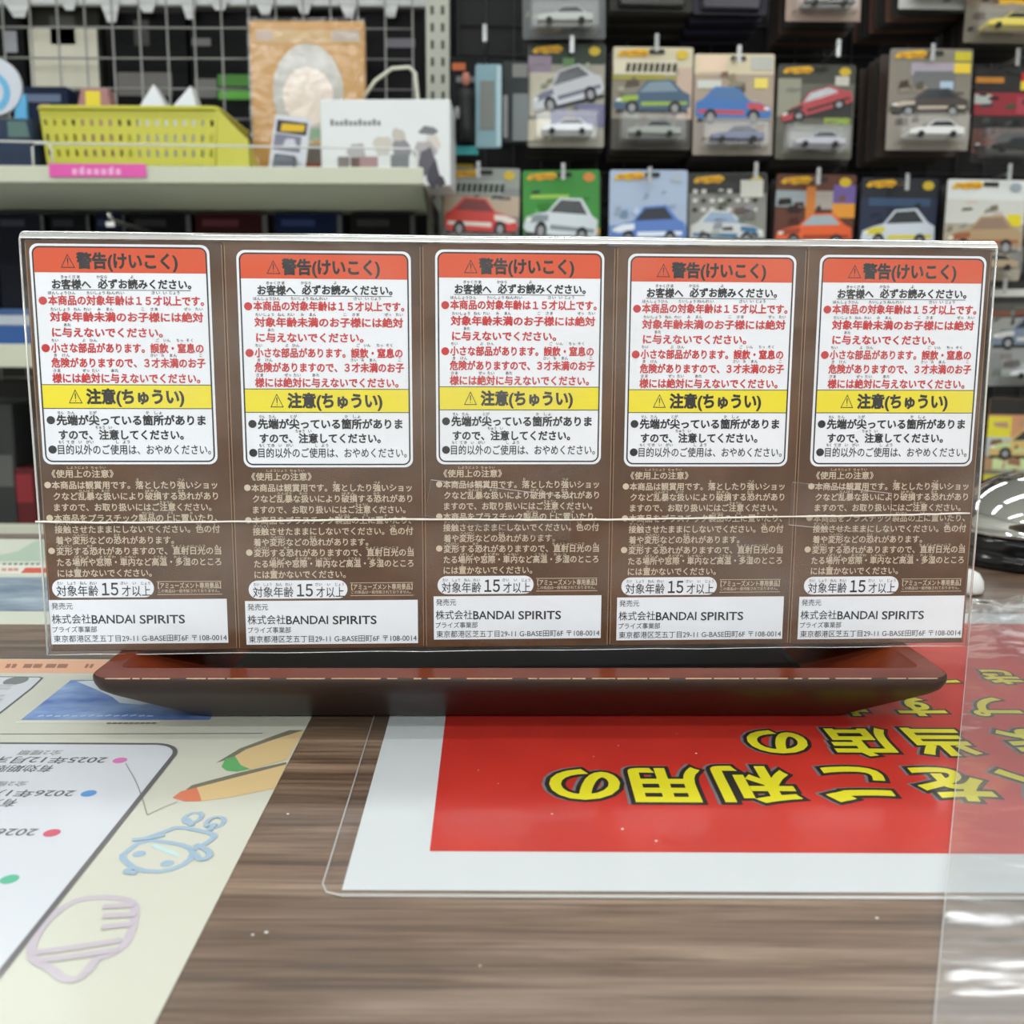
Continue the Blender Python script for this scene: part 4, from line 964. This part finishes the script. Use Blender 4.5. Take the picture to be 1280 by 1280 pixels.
# ------------------------------------------------------------------ background: toy car rack on the right
RY = 1.90
x0b, x1b = -.100, 1.15
pb_ = thing('rack_back_panel', 'black slotted back panel of the toy car rack', 'panel', Matrix.Translation((.5, RY, 0)))
b = MB(); b.box(x0b-.5, x1b-.5, 0, .02, 0, 1.9, mat('rack_black', (20, 20, 21), .6)); b.build('board', pb_)
b = MB()
for k in range(26): b.tube([(x0b-.5, -.004, .6+k*.05), (x1b-.5, -.004, .6+k*.05)], .0015, paint((58, 58, 60), .4), 6)
for k in range(25): b.tube([(x0b-.5+k*.05, -.0065, .55), (x0b-.5+k*.05, -.0065, 1.88)], .0015, paint((58, 58, 60), .4), 6)
b.build('wire_mesh', pb_)
M_blis = film('blister', haze=.07, rough=.22, gain=1.3)
M_hook = mat('hook_metal', (190, 190, 192), .3, .8)
M_tyre, M_win = paint((22, 22, 24), .5), paint((34, 40, 48), .15, coat=.5)
def flame(b, x, y, w_, h_, w):
    pts = [(0, .30), (.10, .12), (.25, .28), (.42, .10), (.62, .22), (.86, .16), (.98, .45), (1.0, .62), (.86, .86), (.6, .8), (.38, .74), (.12, .66)]
    b.flat([(x+w_*a, y+h_*c) for a, c in pts], w, paint((226, 176, 22), .4))
    b.text('Hot Wheels', x+w_*.16, x+w_*.92, y+h_*.48, h_*.5, w+.0002, paint((150, 40, 20), .4), .01, 0, 1)
def art_car(b, x, y, w_, h_, body, accent, w, roof=None, ang=0.0, flip=False):
    ca, sa = math.cos(ang), math.sin(ang)
    def T(p):
        u = (1-p[0] if flip else p[0])-.5; v = p[1]-.45
        return (x+w_*.5+(u*w_*ca-v*h_*sa), y+h_*.45+(u*w_*sa+v*h_*ca))
    def F(pts, m, k):
        q = [T(p) for p in pts]
        if sum(q[i][0]*q[(i+1) % len(q)][1]-q[(i+1) % len(q)][0]*q[i][1] for i in range(len(q))) < 0: q = q[::-1]
        b.flat(q, w+k*.00012, m)
    F([(.02, .06), (.98, .06), (.94, .20), (.06, .20)], paint((36, 36, 38), .5), 0)
    F([(0, .22), (.02, .42), (.16, .52), (.30, .58), (.44, .88), (.74, .92), (.90, .62), (.99, .54), (1, .24), (.94, .14), (.05, .14)], paint(body, .35), 1)
    F([(.33, .58), (.46, .84), (.72, .87), (.84, .62)], M_win if roof is None else paint(roof, .3), 2)
    F([(.02, .40), (.16, .50), (.32, .52), (.32, .40), (.10, .32)], paint(accent, .35), 2)
    F([(.36, .24), (.96, .28), (.96, .36), (.36, .34)], paint(accent, .4), 2)
    for cx in (.24, .80): F([(cx+.085*math.cos(t), .19+.19*math.sin(t)) for t in [2*math.pi*k/14 for k in range(14)]], M_tyre, 3)
    for cx in (.24, .80): F([(cx+.045*math.cos(t), .19+.10*math.sin(t)) for t in [2*math.pi*k/12 for k in range(12)]], paint((150, 150, 154), .4), 4)
    F([(.03, .34), (.10, .36), (.10, .42), (.04, .42)], paint((230, 230, 222), .3), 3)
def toy_car(parent, y, L_, body, w0=.004):
    b = MB(); b.T = UP; H_ = L_*.30; D_ = L_*.42
    prof = [(-.5, .16), (-.5, .42), (-.38, .55), (-.20, .60), (-.06, .96), (.24, .98), (.40, .62), (.5, .56), (.5, .16)]
    b.prism([(px*L_, y+py*H_) for px, py in prof], w0, w0+D_, paint(body, .25, coat=.5), .0018); c = b.build('toy_car', parent)
    b = MB(); b.T = UP; b.prism([(px*L_, y+py*H_) for px, py in ((-.16, .63), (-.05, .90), (.22, .92), (.34, .64))], w0+D_-.0002, w0+D_+.0004, M_win); b.build('window', c)
    for wx in (-.29, .29):
        b = MB(); b.T = UP; b.prism(circ(wx*L_, y+.17*H_, H_*.20, 14), w0+D_-.001, w0+D_+.0016, M_tyre); b.build('wheel', c)
def car_card(label, px0, px1, py0, py1, Y, bg, top, car, accent, blister=None, logo=True, band=None, emblem=(212, 180, 40), extra=(), ang=0.0, cy=.42, ch=.3, flip=False, vis=(0, 1), group='toy car cards on the rack', roof=None):
    p, w_, h_ = P2(px0, px1, py0, py1, Y)
    bg = tuple(int(v*.9) for v in bg)
    t = thing('toy_car_card', label, 'toy car pack', frame(p, roll=R(random.uniform(-1, 1)), tilt=R(random.uniform(-2, 0))), group)
    b = MB(); b.T = UP; b.prism(rrect(-w_/2, w_/2, 0, h_, .004), -.0009, 0, paint(bg, .4)); 
    if top: b.flat(rrect(-w_/2+.0005, w_/2-.0005, h_*.80, h_-.0005, .003), .0002, paint(top, .4))
    for x0, x1, y0, y1, c in extra: b.flat([(-w_/2+x0*w_, y0*h_), (-w_/2+x1*w_, y0*h_), (-w_/2+x1*w_, y1*h_), (-w_/2+x0*w_, y1*h_)], .0003+.00003*len(b.f), paint(c, .4))
    for k in range(20):
        x_, y_ = random.uniform(.02, .78), random.uniform(.05, .78); dj = random.choice((-80, -50, -28, 16, 28)); c_ = tuple(max(8, min(240, v+dj+random.randint(-9, 9))) for v in bg)
        ww, hh_ = random.uniform(.05, .2), random.uniform(.02, .09); b.flat([(-w_/2+x_*w_, y_*h_), (-w_/2+(x_+ww)*w_, (y_+random.uniform(-.02, .03))*h_), (-w_/2+(x_+ww*.9)*w_, (y_+hh_)*h_), (-w_/2+(x_+.02)*w_, (y_+hh_*.8)*h_)], .0003+.00003*len(b.f), paint(c_, .4))
    b.build('card', t)
    b = MB(); b.T = UP; art_car(b, -w_*.48, h_*(cy-ch*.62), w_*.96, h_*ch*1.28, car, accent, .0018, roof, ang, flip); b.build('car_picture', t)
    b = MB(); b.T = UP
    if logo: flame(b, -w_*.45, h_*.885, w_*.40, h_*.11, .0019)
    if emblem: b.flat(circ(w_*.36, h_*.925, w_*.075, 16, h_*.045), .0019, paint(emblem, .4))
    if band:
        c1, c2 = band; b.flat([(-w_*.49, h_*.73), (w_*.28, h_*.73), (w_*.28, h_*.87), (-w_*.49, h_*.87)], .0019, paint(c1, .4))
        for i in range(9): b.flat([(-w_*.34+i*w_*.072, h_*.755), (-w_*.34+i*w_*.072+w_*.05, h_*.755), (-w_*.325+i*w_*.072+w_*.05, h_*.84), (-w_*.325+i*w_*.072, h_*.84)], .0022, paint(c2, .5))
    b.flat(rrect(-w_*.05, w_*.14, h_*.93, h_*.975, .002), .0020, paint((40, 40, 40), .5)); b.build('header_print', t)
    if blister:
        L_ = w_*.66; toy_car(t, h_*.075, L_, blister)
        b = MB(); b.T = UP; b.prism(rrect(-w_*.42, w_*.42, h_*.035, h_*.33, .005), .001, .033, M_blis, .004); b.build('blister', t)
    return t
def hook(label, px, py, Y, Yb=RY):
    p = atY(px, py, Y-.02); t = thing('display_hook', label, 'hook', Matrix.Translation(p), 'hooks of the toy car rack')
    b = MB(); b.tube([(0, Yb-p.y-.008, .004), (0, .02, .0), (0, .004, .0), (0, 0, .004), (0, -.002, .012)], .0017, M_hook, 8); b.build('rod', t)
    b = MB(); b.T = UP; b.prism(rrect(-.0032, .0032, -.012, .014, .0015), .0, .0012, mat('clear_tag', (168, 170, 170), .25, coat=.4)); b.build('tag_holder', t)
def stack(label, px0, px1, py0, py1, Y, n, cols, gap=.017, dx=0.0):
    p, w_, h_ = P2(px0, px1, py0, py1, Y); first = None
    for k in range(n):
        c = cols[k % len(cols)]
        loc = frame(Vector((p.x+dx*k, Y+gap*(k+1), p.z-.0008*k)), roll=R(random.uniform(-1.2, 1.2)))
        o = thing('toy_car_card', label, 'toy car pack', loc, label)
        key = (round(w_, 4), round(h_, 4), c)
        b = MB(); b.T = UP; b.prism(rrect(-w_/2, w_/2, 0, h_, .004), -.0008, 0, paint(c, .5)); b.build('card', o)
        b = MB(); b.T = UP; b.prism(rrect(-w_*.4, w_*.4, h_*.035, h_*.3, .005), .0008, .012, paint(tuple(int(v*.8+14) for v in c), .3, coat=.4), .003); b.build('blister', o)
CY = 1.70
# middle row
car_card('dark green toy car card with silver sports car, top left of the rack', 659, 755, 53, 184, CY, (176, 172, 158), (34, 52, 40), (196, 198, 206), (110, 110, 130), (222, 224, 230), extra=((.0, .3, .72, .88, (146, 128, 150)), (.02, .42, .3, .72, (196, 190, 172)), (.45, .6, .78, .86, (104, 140, 92)), (.3, 1, .2, .42, (110, 108, 142)), (0, .3, .06, .26, (222, 214, 190))), ang=R(14), cy=.58, ch=.34)
car_card('cream-topped toy car card with dark blue car and stencil band', 763, 863, 58, 187, CY, (150, 142, 126), (206, 196, 168), (64, 90, 116), (150, 176, 60), (150, 156, 150), band=((216, 208, 184), (54, 50, 46)), extra=((.0, .8, .68, .74, (160, 152, 60)), (.8, 1, .1, .8, (196, 170, 154)), (0, 1, 0, .3, (70, 66, 60))), cy=.52, ch=.30, roof=(120, 140, 156))
car_card('cream toy car card with blue car, red bonnet and yellow sticker', 865, 965, 66, 194, CY, (190, 170, 152), (220, 206, 176), (60, 112, 178), (196, 68, 74), (96, 104, 132), logo=False, emblem=None, extra=((.05, .4, .82, .98, (232, 206, 180)), (.7, .98, .84, .97, (190, 190, 182)), (.04, .34, .66, .74, (206, 208, 200)), (.75, .92, .66, .76, (236, 214, 100)), (0, 1, 0, .34, (158, 148, 138))), cy=.5, ch=.32, roof=(70, 110, 160), flip=True)
car_card('grey toy car card with tilted red and black car and green label', 968, 1064, 80, 199, CY, (108, 106, 94), (62, 62, 54), (176, 60, 66), (40, 38, 36), (178, 178, 190), extra=((.0, .3, .45, .85, (146, 144, 128)), (.62, .95, .36, .44, (140, 164, 64)), (.74, .92, .78, .88, (196, 192, 184)), (.3, .98, .44, .62, (40, 40, 38))), ang=R(16), cy=.60, ch=.24)
car_card('beige-grey toy car card with large shiny blister and yellow stickers', 1106, 1209, 60, 188, CY-.03, (146, 138, 126), None, (66, 58, 54), (190, 176, 160), (226, 226, 224), extra=((.26, .8, .74, .86, (166, 156, 170)), (.3, .8, .58, .78, (108, 108, 110)), (.62, .78, .6, .68, (168, 190, 210)), (.78, .98, .76, .86, (238, 206, 60)), (.78, .98, .88, .97, (206, 192, 44)), (0, 1, 0, .36, (150, 142, 132))), cy=.48, ch=.24, emblem=None)
car_card('dark toy car card with red band and yellow sticker at right edge', 1212, 1300, 84, 204, CY+.01, (40, 38, 38), None, (30, 28, 28), (120, 50, 40), (34, 36, 38), extra=((0, 1, .5, .74, (150, 40, 52)), (.6, .82, .52, .70, (172, 60, 80)), (0, .24, .62, .72, (190, 196, 188)), (.64, .9, .77, .86, (236, 210, 60)), (.64, .84, .86, .95, (196, 40, 34)), (0, .4, .84, .9, (210, 140, 50)), (0, 1, .1, .36, (104, 66, 56))), cy=.22, ch=.2, logo=False, emblem=None)
# lower row (the boxes hide their feet)
car_card('grey toy car card with stencil band and red racing car', 553, 648, 209, 335, CY, (150, 154, 150), (150, 156, 150), (206, 60, 52), (230, 224, 216), (200, 60, 50), band=((164, 170, 164), (40, 44, 44)), extra=((0, 1, .52, .72, (188, 168, 148)), (0, 1, .0, .42, (92, 92, 92))), cy=.52, ch=.34, flip=True, roof=(120, 40, 40))
car_card('bright green toy car card with white wedge-shaped car', 654, 750, 212, 338, CY, (62, 158, 58), None, (208, 216, 222), (128, 140, 146), (206, 210, 214), extra=((.1, .6, .72, .76, (150, 196, 80)), (0, 1, 0, .36, (120, 130, 120)), (.62, 1, .36, .42, (206, 160, 50))), cy=.52, ch=.40, ang=R(-8), emblem=(216, 140, 60))
car_card('pale blue toy car card with blue and white coupe', 760, 857, 212, 340, CY-.02, (186, 204, 232), None, (86, 122, 190), (226, 232, 240), (200, 210, 226), extra=((0, 1, .22, .46, (106, 140, 196)), (.2, .55, .58, .64, (160, 180, 208))), cy=.46, ch=.36, emblem=(168, 180, 196), roof=(34, 40, 56))
car_card('black and white patterned toy car card with white and blue car', 859, 956, 216, 342, CY, (150, 150, 144), (44, 44, 42), (206, 208, 208), (60, 110, 150), (206, 208, 208), extra=tuple((.05+.11*(i % 8), .05+.11*(i % 8)+.06, .62+.09*(i//8), .66+.09*(i//8), ((40, 40, 38), (212, 212, 206))[i % 3 > 0]) for i in range(24))+((.66, .95, .76, .93, (216, 216, 206)), (0, 1, .2, .36, (66, 74, 78))), cy=.46, ch=.32, flip=True, roof=(150, 170, 196))
car_card('orange and brown toy car card with orange muscle car', 964, 1063, 218, 345, CY, (104, 56, 38), None, (226, 96, 44), (150, 60, 34), (220, 96, 46), extra=((0, .38, .68, .84, (152, 164, 170)), (.38, .5, .56, .88, (204, 122, 48)), (.5, .74, .66, .84, (166, 158, 150)), (.72, 1, .72, .9, (108, 88, 156)), (.72, 1, .58, .72, (224, 150, 50)), (0, 1, .1, .3, (84, 44, 34))), cy=.46, ch=.30, roof=(160, 176, 182))
car_card('navy toy car card with white and yellow rally coupe', 1070, 1166, 222, 348, CY, (30, 44, 74), (22, 26, 36), (206, 214, 226), (214, 200, 60), (206, 210, 220), extra=((.1, .9, .72, .8, (52, 78, 112)), (0, 1, .2, .34, (18, 22, 34))), cy=.50, ch=.36)
car_card('cream toy car card with tan off-road truck at right', 1175, 1274, 224, 350, CY-.02, (196, 186, 166), (220, 222, 222), (172, 146, 110), (150, 90, 60), (170, 150, 120), extra=((0, 1, .56, .8, (206, 206, 200)), (.78, .96, .54, .66, (222, 204, 40)), (.6, .75, .46, .6, (150, 90, 70)), (0, 1, .12, .3, (104, 96, 96))), cy=.46, ch=.34, emblem=(150, 160, 168), roof=(146, 120, 104))
# top row, only lower ends in view
car_card('silver blister end of a toy car card at the top, left column', 653, 757, -80, 49, CY-.01, (104, 108, 104), None, (150, 154, 156), (90, 92, 94), (176, 180, 176), extra=((0, 1, 0, .36, (92, 96, 98)),), cy=.6, emblem=None)
car_card('beige blister end of a toy car card at the top centre', 981, 1075, -100, 27, CY-.01, (158, 136, 126), None, (60, 56, 54), (40, 40, 40), (72, 70, 66), extra=((0, 1, 0, .36, (168, 146, 134)),), cy=.6, emblem=None)
car_card('silver-edged toy car card end at the top, fifth column', 1122, 1225, -118, 12, CY-.02, (120, 110, 104), None, (60, 56, 54), (40, 40, 40), (150, 150, 150), extra=((0, 1, 0, .2, (190, 190, 188)),), cy=.6, emblem=None)
car_card('toy car card with yellow car blister at top right corner', 1203, 1300, -72, 54, CY-.03, (140, 124, 104), None, (222, 190, 50), (90, 80, 60), (226, 208, 96), extra=((0, 1, 0, .36, (118, 112, 100)), (.4, 1, .38, .52, (216, 168, 30))), cy=.6, emblem=None)
stack('dark toy car cards stacked behind the silver blister end, left column', 655, 755, -78, 52, CY+.01, 5, ((42, 44, 42), (58, 60, 58)))
stack('dark toy car cards stacked on the top hook of the second column', 763, 868, -112, 10, CY+.0, 9, ((40, 38, 35), (74, 70, 64), (44, 42, 38)))
stack('blackish purple toy car cards stacked on the top hook, third column', 868, 962, -110, 14, CY+.0, 9, ((34, 30, 46), (22, 20, 28), (64, 58, 84)))
stack('dark toy car cards stacked behind the beige blister end, top centre', 983, 1073, -98, 30, CY+.01, 7, ((52, 48, 44), (40, 40, 38), (84, 58, 48)))
stack('brown-edged toy car cards stacked behind the silver-edged card', 1118, 1222, -110, 18, CY+.0, 8, ((58, 54, 50), (96, 66, 56), (44, 44, 42)), dx=-.003)
stack('dark toy car cards stacked behind the yellow car blister', 1204, 1298, -70, 58, CY, 5, ((54, 48, 44), (40, 38, 36)))
for lab, a, c, y0, y1, cols in (('dark toy car cards stacked behind the dark green card', 659, 755, 55, 186, ((40, 42, 40), (56, 54, 48))), ('dark toy car cards stacked behind the cream-topped card', 763, 863, 60, 190, ((46, 40, 36), (70, 60, 54))),
        ('dark toy car cards stacked behind the blue car card', 865, 965, 70, 198, ((48, 42, 40), (34, 34, 34))), ('dark toy car cards stacked behind the tilted red car card', 968, 1064, 82, 203, ((44, 44, 40), (60, 54, 50))),
        ('brown toy car cards stacked behind the shiny blister card', 1098, 1200, 64, 194, ((70, 56, 50), (52, 50, 46)))):
    stack(lab, a, c, y0, y1, CY+.012, 5, cols, dx=-.002 if a > 1090 else 0)
for lab, a, c, y0 in (('dark toy car cards stacked behind the grey stencil card', 553, 648, 212), ('dark toy car cards stacked behind the bright green card', 654, 750, 216), ('dark toy car cards stacked behind the pale blue card', 762, 857, 216),
        ('dark toy car cards stacked behind the patterned card', 860, 956, 222), ('dark toy car cards stacked behind the orange and brown card', 964, 1063, 222), ('dark toy car cards stacked behind the navy card', 1070, 1166, 226), ('dark toy car cards stacked behind the truck card', 1175, 1274, 228)):
    stack(lab, a, c, y0, y0+124, CY+.012, 3, ((48, 48, 44), (36, 36, 34)))
# right edge column further down
car_card('dark toy car card with white blister just right of the box tops', 1232, 1326, 352, 482, CY, (96, 92, 88), (40, 38, 38), (116, 128, 146), (200, 200, 196), (206, 210, 212), extra=((0, 1, .86, .93, (206, 206, 200)), (0, 1, .68, .72, (130, 72, 52)), (0, 1, .34, .66, (150, 150, 146)), (0, 1, 0, .34, (140, 142, 140))), cy=.52, ch=.28, logo=False, emblem=None)
car_card('tan and green toy car card beside the fifth box', 1226, 1322, 498, 626, CY, (196, 156, 116), (44, 40, 38), (206, 176, 110), (190, 206, 150), (104, 108, 86), extra=((0, 1, .6, .84, (206, 150, 110)), (0, .3, .62, .82, (226, 214, 60)), (0, .5, .44, .62, (176, 190, 196)), (.1, .9, .3, .5, (204, 220, 160)), (0, 1, 0, .3, (120, 116, 104)), (0, .4, .12, .26, (206, 196, 70))), cy=.56, ch=.26, logo=False, emblem=None)
for i, (px, py, lab) in enumerate(((715, 50, 'metal hook above the dark green card'), (821, 48, 'metal hook above the cream-topped card'), (924, 62, 'metal hook above the blue car card'), (1048, 55, 'metal hook above the tilted red car card'),
        (1166, 60, 'metal hook above the shiny blister card'), (1272, 66, 'metal hook above the dark card at right edge'), (598, 207, 'metal hook above the grey stencil card'), (704, 209, 'metal hook above the bright green card'),
        (812, 214, 'metal hook above the pale blue card'), (945, 208, 'metal hook above the patterned card'), (1023, 215, 'metal hook above the orange and brown card'), (1134, 222, 'metal hook above the navy card'), (1262, 210, 'metal hook above the truck card'),
        (606, 36, 'metal hook above the light blue figure blister'), (1256, 352, 'metal hook right of the fifth box top'))):
    hook(lab, px, py+6, CY-.02)
# figure packs at the left end of the rack
fg = pack('figure_pack', 'dark figure blister pack with orange title beside the slotted post', 'figure pack', 562, 598, 70, 196, 1.66, .02, (24, 26, 26), None, (('orange_title', .1, .56, .86, .93, (170, 84, 36)), ('grey_title', .24, .92, .74, .80, (96, 98, 100)), ('teal_base', -.02, 1.0, .02, .11, (32, 138, 142)), ('white_patch', .2, .46, .38, .50, (158, 160, 160))))
p, w_, h_ = P2(562, 598, 70, 196, 1.66)
b2 = MB(); b2.lathe([(.0001, 0), (.010, 0), (.012, .02), (.010, .045), (.012, .062), (.013, .072), (.006, .080), (.0001, .081)], paint((30, 30, 32), .5), 16); f_ = b2.build('figure', fg); f_.location = (.004, -.013, h_*.14)
b2 = MB(); b2.lathe([(.0001, 0), (.005, .002), (.0065, .010), (.005, .019), (.0001, .021)], paint((176, 112, 96), .5), 14); f_ = b2.build('figure_head', fg); f_.location = (.004, -.013, h_*.14+.082)
bl = pack('figure_pack', 'light blue clear figure blister hanging beside the dark figure pack', 'figure pack', 594, 627, 80, 185, 1.655, .004, (128, 158, 168), None, (('picture', .18, .72, .22, .80, (112, 116, 112)), ('pale_edge', .80, .98, .02, .98, (166, 190, 198))))
gp = pack('figure_pack', 'grey figure pack with ribbed card left of the dark green toy car card', 'figure pack', 628, 660, 76, 178, 1.69, .02, (60, 64, 66), None, (('grey_label', .4, 1, .02, .60, (116, 124, 126)), ('grey_header', .38, .98, .80, .96, (126, 126, 124)), ('white_lettering', .02, .2, .06, .58, (150, 152, 152))))
yl = pack('figure_pack', 'dark pack with yellow lower band above the grey stencil card', 'figure pack', 561, 600, 192, 214, 1.74, .02, (40, 42, 42), None, (('yellow_band', .1, .8, .1, .4, (196, 166, 40)),))
